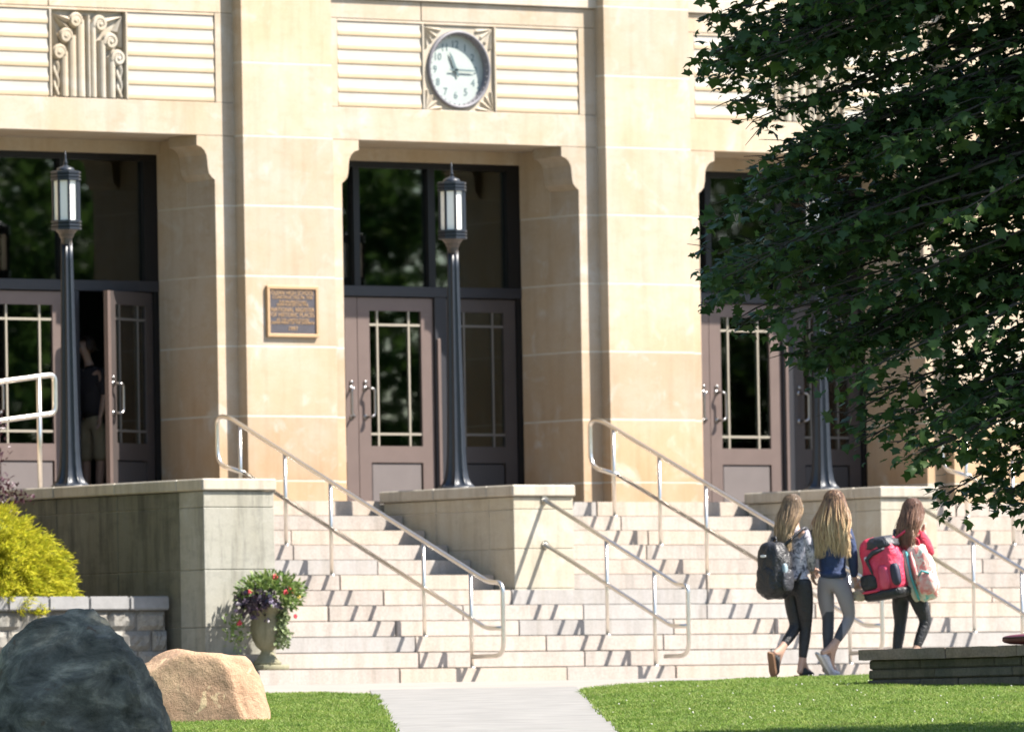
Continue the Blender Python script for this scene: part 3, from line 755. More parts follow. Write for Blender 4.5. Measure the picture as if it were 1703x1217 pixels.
for v in bm.verts: v.co = Vector((v.co.x*.62, v.co.y*.5, max(-.04, v.co.z)*.82))
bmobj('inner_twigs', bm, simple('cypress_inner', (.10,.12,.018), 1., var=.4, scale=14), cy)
pu = empty('purple_shrub', (-6.95, -3.35, .70)); tag(pu, 'purple-leaved shrub rising above the golden bush by the stair wall', 'shrub')
cen = []
for k in range(60):
    a = rng.uniform(0, 6.28); t = rng.uniform(0, 1)
    cen.append((.42*math.cos(a)*t+.02, .3*math.sin(a)*t, rng.uniform(.7, 1.85)*(1-.2*t)))
cen += [(.42,.0,1.15),(.50,-.02,1.02),(.60,-.05,1.0),(.35,0,1.4),(.36,0,1.65),(.3,0,1.8),(.62,-.03,.98)]
cen = np.array(cen); n = 1700; P = cen[rng.integers(0, len(cen), n)]+rng.normal(0, .055, (n, 3))
quads('foliage', P, rdir(n)+np.array([0,0,.4]), rdir(n)+np.array([0,-.5,.5]), rng.uniform(.04, .07, n), rng.uniform(.022, .035, n), PURP, pu)
bm = bmesh.new()
for k in range(9): c = cen[k*5]; tube(bm, [(0,0,0), (c[0]*.5, c[1]*.5, c[2]*.5), tuple(c)], [.012,.009,.004], 5)
bmobj('stem', bm, BARK, pu)

# ------------------------------------------------------------------ flower urn
ur = empty('flower_urn', (-5.24, -5.80, .008)); tag(ur, 'stone urn of red flowers and dark foliage at the foot of the steps', 'planter urn')
URN = stone_mat('urn_stone', (.31,.29,.20), (.26,.245,.155), (.17,.17,.10), (.085,.095,.045), None, .05)
bm = bmesh.new(); addbox(bm, -.15, .15, -.15, .15, 0, .05, .006)
lathe(bm, [(.13,.05),(.135,.07),(.10,.10),(.07,.15),(.055,.18),(.075,.20),(.10,.22),(.135,.29),(.155,.37),(.15,.45),(.14,.50),(.16,.54),(.20,.57),(.215,.59),(.20,.60),(.10,.58)], 28)
bmobj('urn', bm, URN, ur, True)
n = 1500; d = rdir(n); d[:, 2] = d[:, 2]*.7+.25
P = np.array([0,0,.66])+d*np.array([.33,.28,.26])*(rng.uniform(.15, 1.1, n)**.5)[:, None]; P[:, 0] += .05
quads('foliage', P, d+rng.normal(0,.4,(n,3)), rdir(n)+np.array([0,-.4,.6]), rng.uniform(.04,.075,n), rng.uniform(.02,.04,n), PGREEN, ur)
n = 300; P = np.array([-.19,-.10,.62])+rng.normal(0,1,(n,3))*np.array([.095,.09,.055])
quads('dark_foliage', P, rdir(n)+np.array([-.3,-.3,.1]), rdir(n)+np.array([0,-.4,.5]), rng.uniform(.05,.08,n), rng.uniform(.03,.05,n), PDARK, ur)
n = 260; t = rng.uniform(0,1,n); P = np.stack([.05+.03*rng.normal(size=n), -.18+.02*rng.normal(size=n), .58-t*.34+.02*rng.normal(size=n)],1)
quads('trailing_vine', P, rdir(n)+np.array([0,-.4,-.6]), rdir(n)+np.array([0,-1,.2]), rng.uniform(.04,.06,n), rng.uniform(.03,.045,n), leaf_mat('vine_leaf', [(.12,.17,.06),(.2,.25,.1),(.3,.34,.2)], .2), ur)
n = 140; P = np.array([-.37,-.02,.36])+rng.normal(0,1,(n,3))*np.array([.05,.05,.09]); 
quads('side_sprig', P, rdir(n)+np.array([0,0,.5]), rdir(n), .05, .022, PGREEN, ur)
bm = bmesh.new(); tube(bm, [(-.1,-.05,.6), (-.28,-.04,.58), (-.38,-.02,.38)], .006, 5); bmobj('sprig_stem', bm, PGREEN, ur)
for c_ in ur.children:
    if c_.name.startswith(('side_sprig', 'foliage', 'dark_foliage', 'trailing_vine')): c_['kind'] = 'stuff'
FR = simple('red_petal', (.45,.02,.035), .5); FY = simple('yellow_petal', (.6,.45,.06), .5); FV = simple('lilac_petal', (.30,.25,.36), .6)
for x, z, y, m, rd in ((-.27,.73,-.12,FR,.02), (.07,.87,-.05,FR,.022), (.05,.72,-.24,FR,.02), (.13,.77,-.2,FR,.017), (.17,.73,-.2,FR,.015), (.19,.50,-.2,FR,.016), (-.36,.44,-.06,FR,.022), (.23,.68,-.2,FY,.016), (.28,.69,-.12,FY,.014), (.22,.79,-.1,FY,.012), (-.11,.70,-.22,FV,.024), (-.12,.64,-.24,FV,.022), (-.05,.60,-.24,FV,.018)):
    bm = bmesh.new()
    for k in range(5):
        a = 2*math.pi*k/5; c = Vector((x+math.cos(a)*rd*.8, y, z+math.sin(a)*rd*.8))
        bmesh.ops.create_uvsphere(bm, u_segments=6, v_segments=4, radius=rd*.75, matrix=Matrix.Translation(c) @ Matrix.Diagonal((1,.45,1,1)))
    bmobj('blossom', bm, m, ur, True)

# ------------------------------------------------------------------ boulders
def boulder(name, u, v, zb, axes, mat, label, cuts, seed, amp, ang=0., sub=5, pw=2.6, prof=None, nfac=12):
    bm = bmesh.new(); bmesh.ops.create_icosphere(bm, subdivisions=sub, radius=1); rq_ = random.Random(int(seed*10)); fac = []
    for k in range(nfac):
        d_ = Vector((rq_.gauss(0,1), -abs(rq_.gauss(0,1)), rq_.gauss(.2,.8))).normalized(); kk = (abs(d_.x)**pw+abs(d_.y)**pw+abs(d_.z)**pw)**(-1/pw); fac.append((d_.x, d_.y, d_.z, kk*rq_.uniform(.86, .98), .015))
    for vv in bm.verts:
        d = vv.co.normalized(); k = (abs(d.x)**pw+abs(d.y)**pw+abs(d.z)**pw)**(-1/pw); p = d*k
        if prof: p = prof(p)
        n1 = noise.fractal(d*1.6+Vector((seed,0,0)), 1.0, 2.0, 4); n2 = noise.fractal(d*7+Vector((seed,5,0)), .9, 2.1, 4)
        p *= 1+amp*n1+amp*.42*n2+amp*.2*noise.noise(d*19+Vector((seed,3,1)))-amp*.45*max(0., 1-abs(noise.noise(Vector((d.x*2.2, d.y*2.2, d.z*5))+Vector((seed,9,4))))/.07)
        for nx, ny, nz, dd, rough in cuts+fac:
            nn = Vector((nx, ny, nz)).normalized(); e = p.dot(nn)-dd-rough*noise.noise(p*3.5+Vector((seed,1,2)))
            if e > 0: p -= nn*e*.92
        vv.co = Vector((p.x*axes[0], p.y*axes[1], p.z*axes[2]))
    loc = V(u, v, zb); o = bmobj(name, bm, mat, None, True); o.location = loc; o.rotation_euler = (0, 0, -TH+ang)
    tag(o, label, 'boulder'); return o
def rock_mat(name, a, b_, c, scale, chips=None, st=None):
    m, t, b = newmat(name)
    col = ramp(t, noisetex(t, scale, 7, .68, st, .5), [(.34, sc_(a)), (.52, sc_(b_)), (.70, sc_(c))])
    col = mixc(t, ramp(t, noisetex(t, scale*7, 5, .7), [(.4, (.6,.6,.6)), (.65, (1,1,1))]), (0,0,0), col, 'MIX') if False else mixc(t, 1., col, ramp(t, noisetex(t, scale*7, 5, .7), [(.3, (.78,.78,.78)), (.6, (1,1,1))]), 'MULTIPLY')
    if chips: col = mixc(t, ramp(t, noisetex(t, scale*2.2, 3, .5, None, 1.), [(.64, (0,0,0)), (.70, (.8,.8,.8))]), col, chips)
    t.links.new(col, b.inputs['Base Color']); b.inputs['Roughness'].default_value = .9; b.inputs['Specular IOR Level'].default_value = .2
    bump(t, b, noisetex(t, 16, 9, .72), .9, .035); return m
ORROCK = rock_mat('orange_sandstone', (.43,.265,.165), (.47,.305,.195), (.53,.37,.23), 2.4, (.55,.43,.26))
DKROCK = rock_mat('grey_slate_rock', (.05,.05,.038), (.16,.155,.12), (.42,.39,.29), 2.6, (.10,.07,.045), (1.2,1.2,2.2))
boulder('orange_boulder', -2.39, 71.6, gz(71.6)-.10, (.56,.36,.675), ORROCK, 'rounded orange sandstone boulder on the grass beside the steps',
        [(0,-1,.12,.74,.035), (.75,-.5,.45,.95,.04), (-.85,-.1,.5,1.02,.05), (.1,0,1,.95,.03), (-.4,-.2,1,1.02,.04)], 3.3, .045, 0., 5, 3.2,
        lambda p: Vector((p.x*(1-.10*max(0,p.z)), p.y, p.z)), 5)
def dprof(p):
    lay = .13*noise.noise(Vector((p.x*1.3, 2.1, 0)))+.12*p.x-.06
    q = Vector((p.x*(1.0+.10*max(0., -p.z) if p.x > 0 else 1.45), p.y, p.z))
    t = max(0., min(1., (lay-(p.z-.30))/.07)); q.y *= 1-.16*t; q.x *= 1-.03*t
    q += Vector((.0, .03*math.sin(p.z*15+p.x*3+4*noise.noise(p*1.5))+.05*(1-abs(noise.noise(p*3.3)))*2-.08, .012*noise.noise(p*9)))
    q += p.normalized()*(.05*(.3-abs(noise.noise(Vector((p.x*2.6, p.y*2.6, p.z*4.2+7))))))
    return q
boulder('dark_boulder', -3.0, 65.3, gz(65.3)+.02, (.68,.60,.89), DKROCK, 'large dark layered boulder lying in the shade at the corner',
        [(.25,-1,.15,.74,.10), (1,-.35,.35,.88,.08), (-.7,-.6,.5,.95,.10)], 8.1, .075, R(0), 6, 1.68, dprof, 14)

# ------------------------------------------------------------------ low dry-stone planter on the right
C0 = V(2.93, 81.0, 0); sp = empty('stone_planter', (C0.x, C0.y, gz(81))); tag(sp, 'low planter of stacked dark ledge stones with a rough pinkish cap', 'planter wall')
zt0 = .005-gz(81)
NF = simple('planter_fill', (.05,.042,.03), 1.)
hgt = [.0-.12, .02, .092, .167, .240]; hgt = [zt0-.088-.085*k for k in range(5)][::-1]
box('core', .04, 4.0, -9.0, -.04, -.6, zt0-.03, NF, sp)
for c in range(5):
    z1 = zt0-.086-.084*c; z0 = z1-.084 if c < 4 else z1-.25
    for face in (0, 1):
        t = 0.
        Lm = 9.0 if face == 0 else 4.0
        while t < Lm:
            L = min(random.uniform(.32, 1.05), Lm-t+.1); dp = random.uniform(-.014, .014)
            if face == 0: box('ledge_stone', dp+.012*c*-.6+.02, .22, -t-L+.004, -t-.004, z0+.004, z1-.004, LEDGE, sp, .012)
            else: box('ledge_stone', max(t,.23)+.004, t+L-.004, -.2, dp-.02, z0+.004, z1-.004, LEDGE, sp, .012) if t+L > .26 else None
            t += L
def rough_slab(name, x0, x1, y0, y1, z0, z1, mat, parent, sd):
    bm = bmesh.new(); addbox(bm, x0, x1, y0, y1, z0, z1); bmesh.ops.subdivide_edges(bm, edges=bm.edges[:], cuts=5, use_grid_fill=True)
    for v in bm.verts: v.co += Vector((noise.noise(v.co*9+Vector((sd,0,0))), noise.noise(v.co*9+Vector((0,sd,0))), noise.noise(v.co*9+Vector((0,0,sd)))*.7))*.012
    return bmobj(name, bm, mat, parent)
t = 0.; k = 0
while t < 9:
    L = random.uniform(.75, 1.2); rough_slab('cap_stone', -.045, .42, -t-L+.004, -t-.004+(.04 if t == 0 else 0), zt0-.088, zt0, LEDGECAP, sp, k); t += L; k += 1
for x in (.43, 1.4, 2.4): rough_slab('cap_stone', x, x+.95, -.40, .045, zt0-.088, zt0-.003, LEDGECAP, sp, x*7)
# maroon bag lying on the cap
bg_ = empty('maroon_bag', (C0.x+.14, C0.y-2.15, .008)); tag(bg_, 'flat dark maroon bag lying on the stone planter cap', 'bag')
MAR = simple('maroon_cloth', (.12,.014,.028), .55, var=.15, scale=12)
bm = bmesh.new(); bmesh.ops.create_uvsphere(bm, u_segments=24, v_segments=14, radius=1)
for v in bm.verts:
    d = v.co; k = (abs(d.x)**4+abs(d.y)**4+abs(d.z)**3)**-.25; p = d*k
    v.co = Vector((p.x*.20, p.y*.52-.1, p.z*.048+.045+.006*noise.noise(p*2.5)))
bmobj('bag_body', bm, MAR, bg_, True)
bm = bmesh.new(); tube(bm, [(-.19,-.45,.06), (-.205,-.1,.062), (-.19,.3,.06)], .008, 6); bmobj('zip_seam', bm, simple('zip_dark', (.05,.01,.015), .5), bg_)
bm = bmesh.new(); tube(bm, fillet([(-.06,-.3,.088), (-.08,-.2,.13), (-.08,.0,.13), (-.06,.1,.088)], .06), .011, 6); bmobj('carry_handle', bm, MAR, bg_, True)

# ------------------------------------------------------------------ people
def skin(name, J, chains, mat, parent, subd=2, rootj=None):
    """J: joint -> ((x,y,z), rx, ry); chains: lists of joints joined by edges"""
    names = list(J); ix = {k: i for i, k in enumerate(names)}
    ed = set()
    for ch in chains:
        for a, b in zip(ch[:-1], ch[1:]): ed.add((ix[a], ix[b]))
    me = bpy.data.meshes.new(name); me.from_pydata([tuple(J[k][0]) for k in names], list(ed), []); me.update()
    o = bpy.data.objects.new(name, me); COL.objects.link(o)
    md = o.modifiers.new('skin', 'SKIN'); md.use_smooth_shade = True; md.branch_smoothing = .3
    sv = me.skin_vertices[0].data
    for k in names:
        sv[ix[k]].radius = (J[k][1], J[k][2]); sv[ix[k]].use_root = (k == (rootj or names[0]))
    s2 = o.modifiers.new('sub', 'SUBSURF'); s2.levels = subd; s2.render_levels = subd
    bpy.context.view_layer.update()
    m2 = bpy.data.meshes.new_from_object(o.evaluated_get(bpy.context.evaluated_depsgraph_get()))
    m2.name = name; bpy.data.objects.remove(o); bpy.data.meshes.remove(me)
    m2.materials.clear(); return link(name, m2, mat, parent, True)
def L3(p): return Rh*p[0] + Fh*p[1] + Vector((0, 0, p[2]))
SKIN = simple('skin', (.52,.32,.235), .55, var=.05, scale=14)
def hair_mat(name, root, midc, tip, z0, z1):
    m, t, b = newmat(name)
    tc = t.nodes.new('ShaderNodeTexCoord'); sp_ = t.nodes.new('ShaderNodeSeparateXYZ'); t.links.new(tc.outputs['Object'], sp_.inputs[0])
    mr = nd(t, 'ShaderNodeMapRange'); t.links.new(sp_.outputs[2], mr.inputs[0]); mr.inputs[1].default_value = z1; mr.inputs[2].default_value = z0
    g = t.nodes.new('ShaderNodeNewGeometry')
    ad = nd(t, 'ShaderNodeMath', operation='MULTIPLY_ADD'); t.links.new(g.outputs['Random Per Island'], ad.inputs[0]); ad.inputs[1].default_value = .8; t.links.new(mr.outputs[0], ad.inputs[2])
    sb = nd(t, 'ShaderNodeMath', operation='SUBTRACT'); t.links.new(ad.outputs[0], sb.inputs[0]); sb.inputs[1].default_value = .38
    c = ramp(t, sb.outputs[0], [(.0, root), (.45, midc), (.95, tip)])
    t.links.new(c, b.inputs['Base Color']); b.inputs['Roughness'].default_value = .42; b.inputs['Specular IOR Level'].default_value = .4
    return m
def person(name_label, origin, J, hm, top_mat, leg_mat, shoe_mat, hairlen, hairw, head_turn, bare_ankle=True, topname='sweatshirt', legname='leggings', shorts=False, hair_short=False, tw=1.0, face=None, sole=None, scale=1.0, seedh=0):
    p = empty('person', origin); p.scale = (scale,)*3; tag(p, name_label, 'person')
    j = {k: L3(v) for k, v in J.items()}
    def add(k, pos): j[k] = pos
    mid = lambda a, b, t=.5: j[a]*(1-t)+j[b]*t
    fw = (j['nose']-j['head']); fw.z = 0; fw.normalize()
    bd = (j['shR']-j['shL']).cross(Vector((0,0,1))); bd.normalize()
    if bd.dot(fw) < 0: bd = -bd      # body facing
    rt = bd.cross(Vector((0,0,1)))
    B = {}
    def put(k, pos, rx, ry=None): B[k] = (pos, rx, ry or rx)
    put('pelvis', j['pelvis'], .085, .07); put('waist', j['waist'], .085, .07); put('chest', j['chest'], .10, .075); put('neckb', j['neckb'], .055); put('neck', j['neck'], .045)
    put('jaw', j['jaw'], .058, .055); put('head', j['head'], .076, .082); put('crown', j['crown'], .058, .062)
    put('nose', j['head']+fw*.094+Vector((0,0,-.025)), .012)
    for s in 'RL':
        put('hip'+s, j['hip'+s], .055); put('thigh'+s, mid('hip'+s, 'knee'+s, .45), .058); put('knee'+s, j['knee'+s], .05); put('calf'+s, mid('knee'+s, 'ank'+s, .35), .049); put('ank'+s, j['ank'+s], .032)
        put('heel'+s, j['heel'+s], .03); put('toe'+s, j['toe'+s], .026)
        put('sh'+s, j['sh'+s], .038); put('arm'+s, mid('sh'+s, 'el'+s, .45), .036); put('el'+s, j['el'+s], .036); put('fore'+s, mid('el'+s, 'wr'+s, .4), .034); put('wr'+s, j['wr'+s], .023)
        hd = (j['hd'+s]-j['wr'+s]).normalized(); side = hd.cross(fw if abs(hd.dot(fw)) < .9 else rt).normalized()
        palm = j['wr'+s]+hd*.055; put('palm'+s, palm, .030, .016)
        for q in range(4):
            k1 = palm+hd*.03+side*(q-1.5)*.017; ln = (.030,.036,.034,.026)[q]
            put(f'f{q}a{s}', k1, .0085); put(f'f{q}b{s}', k1+hd*ln+fw*.012, .0075); put(f'f{q}c{s}', k1+hd*ln*1.6+fw*.03, .006)
        put('th1'+s, palm-hd*.025+side*.034, .010); put('th2'+s, palm+hd*.005+side*.05+fw*.01, .008)
    ch = [['pelvis','waist','chest','neckb','neck','jaw','head','crown'], ['head','nose']]
    for s in 'RL':
        ch += [['pelvis','hip'+s,'thigh'+s,'knee'+s,'calf'+s,'ank'+s,'toe'+s], ['ank'+s,'heel'+s], ['chest','sh'+s,'arm'+s,'el'+s,'fore'+s,'wr'+s,'palm'+s], ['palm'+s,'th1'+s,'th2'+s]]
        for q in range(4): ch.append(['palm'+s, f'f{q}a{s}', f'f{q}b{s}', f'f{q}c{s}'])
    skin('body', B, ch, SKIN, p, 2, 'pelvis')
    # face details and ears
    side = fw.cross(Vector((0,0,1)))
    for s in (-1, 1):
        bm = bmesh.new(); bmesh.ops.create_uvsphere(bm, u_segments=8, v_segments=6, radius=.011, matrix=Matrix.Translation(j['head']+fw*.076+side*s*.03+Vector((0,0,.004)))); bmobj('eye', bm, CLKINK, p, True)
        bm = bmesh.new(); bmesh.ops.create_uvsphere(bm, u_segments=8, v_segments=6, radius=.024, matrix=Matrix.Translation(j['head']+side*s*.078+Vector((0,0,-.012))) @ Matrix.Diagonal((.6,.6,1.2,1))); bmobj('ear', bm, SKIN, p, True)
    bm = bmesh.new(); bmesh.ops.create_uvsphere(bm, u_segments=8, v_segments=5, radius=.022, matrix=Matrix.Translation(j['head']+fw*.075+Vector((0,0,-.055))) @ Matrix.Diagonal((1,1,.3,1))); bmobj('mouth', bm, simple('lip', (.40,.16,.14), .5), p, True)
    # top
    T = {}
    T['hem'] = (mid('pelvis','waist',.02), .128*tw, .118*tw); T['hem2'] = (mid('pelvis','waist',.4), .132*tw, .12*tw); T['waist'] = (j['waist'], .126*tw, .112*tw); T['chest'] = (j['chest'], .135*tw, .112*tw); T['nk'] = (mid('chest','neckb',.96), .078, .075)
    for s in 'RL':
        T['sh'+s] = (j['sh'+s], .064, .064); T['arm'+s] = (mid('sh'+s,'el'+s,.45), .058, .058); T['el'+s] = (j['el'+s], .05, .05); T['fo'+s] = (mid('el'+s,'wr'+s,.45), .047, .047); T['cuff'+s] = (mid('el'+s,'wr'+s,.97), .032, .032)
    tch = [['hem','hem2','waist','chest','nk']] + [['chest','sh'+s,'arm'+s,'el'+s] + ([] if shorts else ['fo'+s,'cuff'+s]) for s in 'RL']
    if shorts:
        for s in 'RL': del T['fo'+s]; del T['cuff'+s]
    skin(topname, T, tch, top_mat, p, 2, 'waist')
    Lg = {'top': (mid('pelvis','waist',.45), .112, .092), 'pel': (j['pelvis'], .128, .112)}
    lch = [['top','pel']]
    for s in 'RL':
        Lg['hip'+s] = (j['hip'+s], .098, .098); Lg['th'+s] = (mid('hip'+s,'knee'+s,.45), .084, .084); Lg['kn'+s] = (j['knee'+s], .057 if not shorts else .085, .057 if not shorts else .085)
        c = ['pel','hip'+s,'th'+s,'kn'+s]
        if not shorts:
            Lg['ca'+s] = (mid('knee'+s,'ank'+s,.33), .056, .056); Lg['an'+s] = (mid('knee'+s,'ank'+s,.86), .037, .037); c += ['ca'+s,'an'+s]
        lch.append(c)
    skin(legname, Lg, lch, leg_mat, p, 2, 'pel')
    for s in 'RL':
        d = (j['toe'+s]-j['heel'+s]); 
        up_ = (j['ank'+s]-(j['heel'+s]+d*.3)); up_ -= d.normalized()*up_.dot(d.normalized()); up_.normalize()
        hb = j['heel'+s]; tb = j['toe'+s]
        SJ = {'h': (hb+up_*.012, .038, .036), 'm': (hb+d*.4+up_*.016, .042, .040), 't': (hb+d*.85+up_*.004, .044, .030), 'tt': (tb+d.normalized()*.012, .034, .024), 'c': (hb+d*.16+up_*.055, .036, .034)}
        sh = skin('shoe', SJ, [['h','m','t','tt'], ['m','c']], shoe_mat, p, 2, 'm')
        bm = bmesh.new(); sdv = d.cross(up_).normalized(); prof = [(-.03,.033),(.0,.04),(d.length*.5,.040),(d.length*.85,.045),(d.length+.03,.028),(d.length+.045,0)]
        pts = [hb+d.normalized()*a+sdv*b_ for a, b_ in prof]+[hb+d.normalized()*a-sdv*b_ for a, b_ in prof[-2::-1]]
        lo = [bm.verts.new(q-up_*.034) for q in pts]; hi = [bm.verts.new(q-up_*.012) for q in pts]; nn = len(pts)
        bm.faces.new(lo[::-1]); bm.faces.new(hi)
        for q in range(nn): bm.faces.new((lo[q], lo[(q+1) % nn], hi[(q+1) % nn], hi[q]))
        bmobj('sole', bm, sole or SOLE, sh)
    # hair: scalp shell plus many locks
    if hm:
        rg = np.random.default_rng(40+seedh); hc = j['head']+Vector((0,0,.012))
        bm = bmesh.new(); bmesh.ops.create_uvsphere(bm, u_segments=24, v_segments=16, radius=1)
        kill = []
        for v in bm.verts:
            d = v.co.copy(); f = d.dot(fw)
            v.co = hc + Vector((d.x*.098, d.y*.098, d.z*.106)) - fw*.012
            if f > .45 and d.z < .55 or (f > .1 and d.z < -.35) or d.z < -.75: kill.append(v)
        bmesh.ops.delete(bm, geom=kill, context='VERTS')
        bm2 = bm
        n = 60 if hair_short else 1100
        for q in range(n):
            a = rg.uniform(-1, 1)*2.05; el = rg.uniform(-.1, 1.25)
            dr = -fw*math.cos(a)*math.cos(el)+side*math.sin(a)*math.cos(el)+Vector((0,0,math.sin(el)))
            p0 = hc - fw*.012 + Vector((dr.x*.1, dr.y*.1, dr.z*.108))
            ln = (hairlen*rg.uniform(.66, 1.04)) if not hair_short else .05
            out = Vector((dr.x, dr.y, 0)); out = out.normalized() if out.length > .05 else -fw
            back = -fw*hairw[1] + side*math.sin(a)*hairw[0]
            z1 = hc.z-.02-rg.uniform(.0,.05); zend = hc.z - ln
            e = hc + back*rg.uniform(.75, 1.05); e.z = zend
            m1 = hc + out*.108*rg.uniform(.95, 1.1); m1.z = hc.z-.05; 
            if p0.z > hc.z+.02: ctrl = [p0, m1]
            else: ctrl = [p0]
            m2_ = ctrl[-1]*.45+e*.55+ (back*.16); m2_.z = (ctrl[-1].z+zend)/2
            wv = rg.normal(0, .016)
            pts = ctrl+[m2_+side*wv-fw*rg.uniform(-.012,.02), e-side*wv*1.5-fw*rg.uniform(-.015,.02)]
            C2 = []
            for k in range(9):
                tt = k/8*(len(pts)-1); i0 = min(int(tt), len(pts)-2); C2.append(pts[i0].lerp(pts[i0+1], tt-i0))
            C3 = [C2[0]]+[(C2[k-1]+C2[k]*2+C2[k+1])/4 for k in range(1, 8)]+[C2[8]]
            r0 = rg.uniform(.0018, .0052); tube(bm2, C3, [r0*.7,r0,r0,r0,r0,r0,r0*.9,r0*.7,r0*.25], 4, caps=False)
        bmobj('hair', bm2, hm, p, True, fix=False)
    return p, j, fw, bd
SOLE = simple('shoe_sole', (.60,.55,.48), .7)
J1 = {'pelvis':(0.009,0.000,0.854),'hipR':(0.069,-0.050,0.811),'kneeR':(0.079,0.030,0.471),'ankR':(0.035,0.000,0.110),'heelR':(0.006,-0.030,0.042),'toeR':(0.126,0.100,0.036),'hipL':(-0.046,0.060,0.811),'kneeL':(-0.008,0.050,0.465),'ankL':(-0.154,-0.100,0.263),'heelL':(-0.226,-0.150,0.219),'toeL':(-0.205,-0.060,0.045),'waist':(0.012,0.000,1.002),'chest':(-0.001,-0.010,1.221),'neckb':(-0.015,0.000,1.358),'neck':(-0.014,0.010,1.418),'jaw':(0.009,0.040,1.479),'head':(-0.011,0.020,1.544),'crown':(-0.021,0.010,1.621),'nose':(0.075,0.070,1.528),'shR':(0.090,-0.090,1.309),'elR':(0.128,-0.060,1.106),'wrR':(0.143,0.060,0.964),'hdR':(0.152,0.100,0.887),'shL':(-0.105,0.100,1.309),'elL':(-0.129,0.160,1.106),'wrL':(-0.082,0.260,0.964),'hdL':(-0.061,0.300,0.887)}
J2 = {'pelvis':(0.026,0.000,0.876),'hipR':(0.105,-0.030,0.854),'kneeR':(0.170,0.060,0.537),'ankR':(0.005,-0.060,0.274),'heelR':(-0.105,-0.100,0.215),'toeR':(-0.010,0.000,0.045),'hipL':(-0.060,0.050,0.854),'kneeL':(-0.024,0.100,0.537),'ankL':(-0.040,0.050,0.150),'heelL':(-0.076,0.030,0.050),'toeL':(0.055,0.140,0.036),'waist':(0.029,0.000,1.057),'chest':(0.033,0.000,1.249),'neckb':(0.035,0.000,1.386),'neck':(0.042,0.010,1.446),'jaw':(0.060,0.050,1.506),'head':(0.049,0.010,1.577),'crown':(0.045,0.000,1.654),'nose':(0.085,0.110,1.566),'shR':(0.160,-0.050,1.331),'elR':(0.200,-0.060,1.095),'wrR':(0.218,0.020,0.893),'hdR':(0.239,0.040,0.816),'shL':(-0.097,0.070,1.331),'elL':(-0.195,0.080,1.130),'wrL':(-0.150,0.240,1.008),'hdL':(-0.130,0.300,0.942)}
J3 = {'pelvis':(0.003,0.000,0.811),'hipR':(0.068,-0.050,0.778),'kneeR':(0.167,0.020,0.493),'ankR':(0.047,-0.060,0.197),'heelR':(0.002,-0.100,0.120),'toeR':(0.099,0.020,0.040),'hipL':(-0.058,0.050,0.778),'kneeL':(-0.063,0.080,0.482),'ankL':(-0.118,0.050,0.120),'heelL':(-0.147,0.030,0.042),'toeL':(-0.027,0.140,0.036),'waist':(0.017,0.000,0.975),'chest':(0.037,0.000,1.166),'neckb':(0.056,0.000,1.314),'neck':(0.062,0.010,1.369),'jaw':(0.085,0.045,1.424),'head':(0.075,0.020,1.490),'crown':(0.071,0.010,1.555),'nose':(0.150,0.080,1.479),'shR':(0.137,-0.070,1.271),'elR':(0.211,-0.090,1.084),'wrR':(0.175,0.030,1.25),'hdR':(0.160,0.060,1.325),'shL':(-0.044,0.090,1.271),'elL':(-0.091,0.140,1.084),'wrL':(-0.060,0.260,0.947),'hdL':(-0.040,0.320,0.876)}
def ground_pt(px, D=86.5):   # a spot on the plaza at a given bearing from the street
    u = (px-851.5)/16000*D; return V(u, D, gz(D)+.002)
NAVY = simple('navy_fleece', (.024,.042,.105), .9, wrinkle=.55, var=.15, scale=10, bmp=.3)
BLKL = simple('black_leggings', (.013,.013,.016), .6, wrinkle=.55, var=.2, scale=20)
RED = simple('red_knit', (.55,.035,.07), .85, wrinkle=.55, var=.1, scale=14, bmp=.3)
def patterned(name, cols, scale):
    m, t, b = newmat(name); c = ramp(t, noisetex(t, scale, 2, .5, None, 1.2), [(.3+.4*i/(len(cols)-1), x) for i, x in enumerate(cols)])
    t.links.new(c, b.inputs['Base Color']); b.inputs['Roughness'].default_value = .85; return m
GREYP = patterned('grey_patterned_cloth', [(.06,.06,.075), (.20,.19,.22), (.50,.46,.50), (.12,.12,.15)], 22)
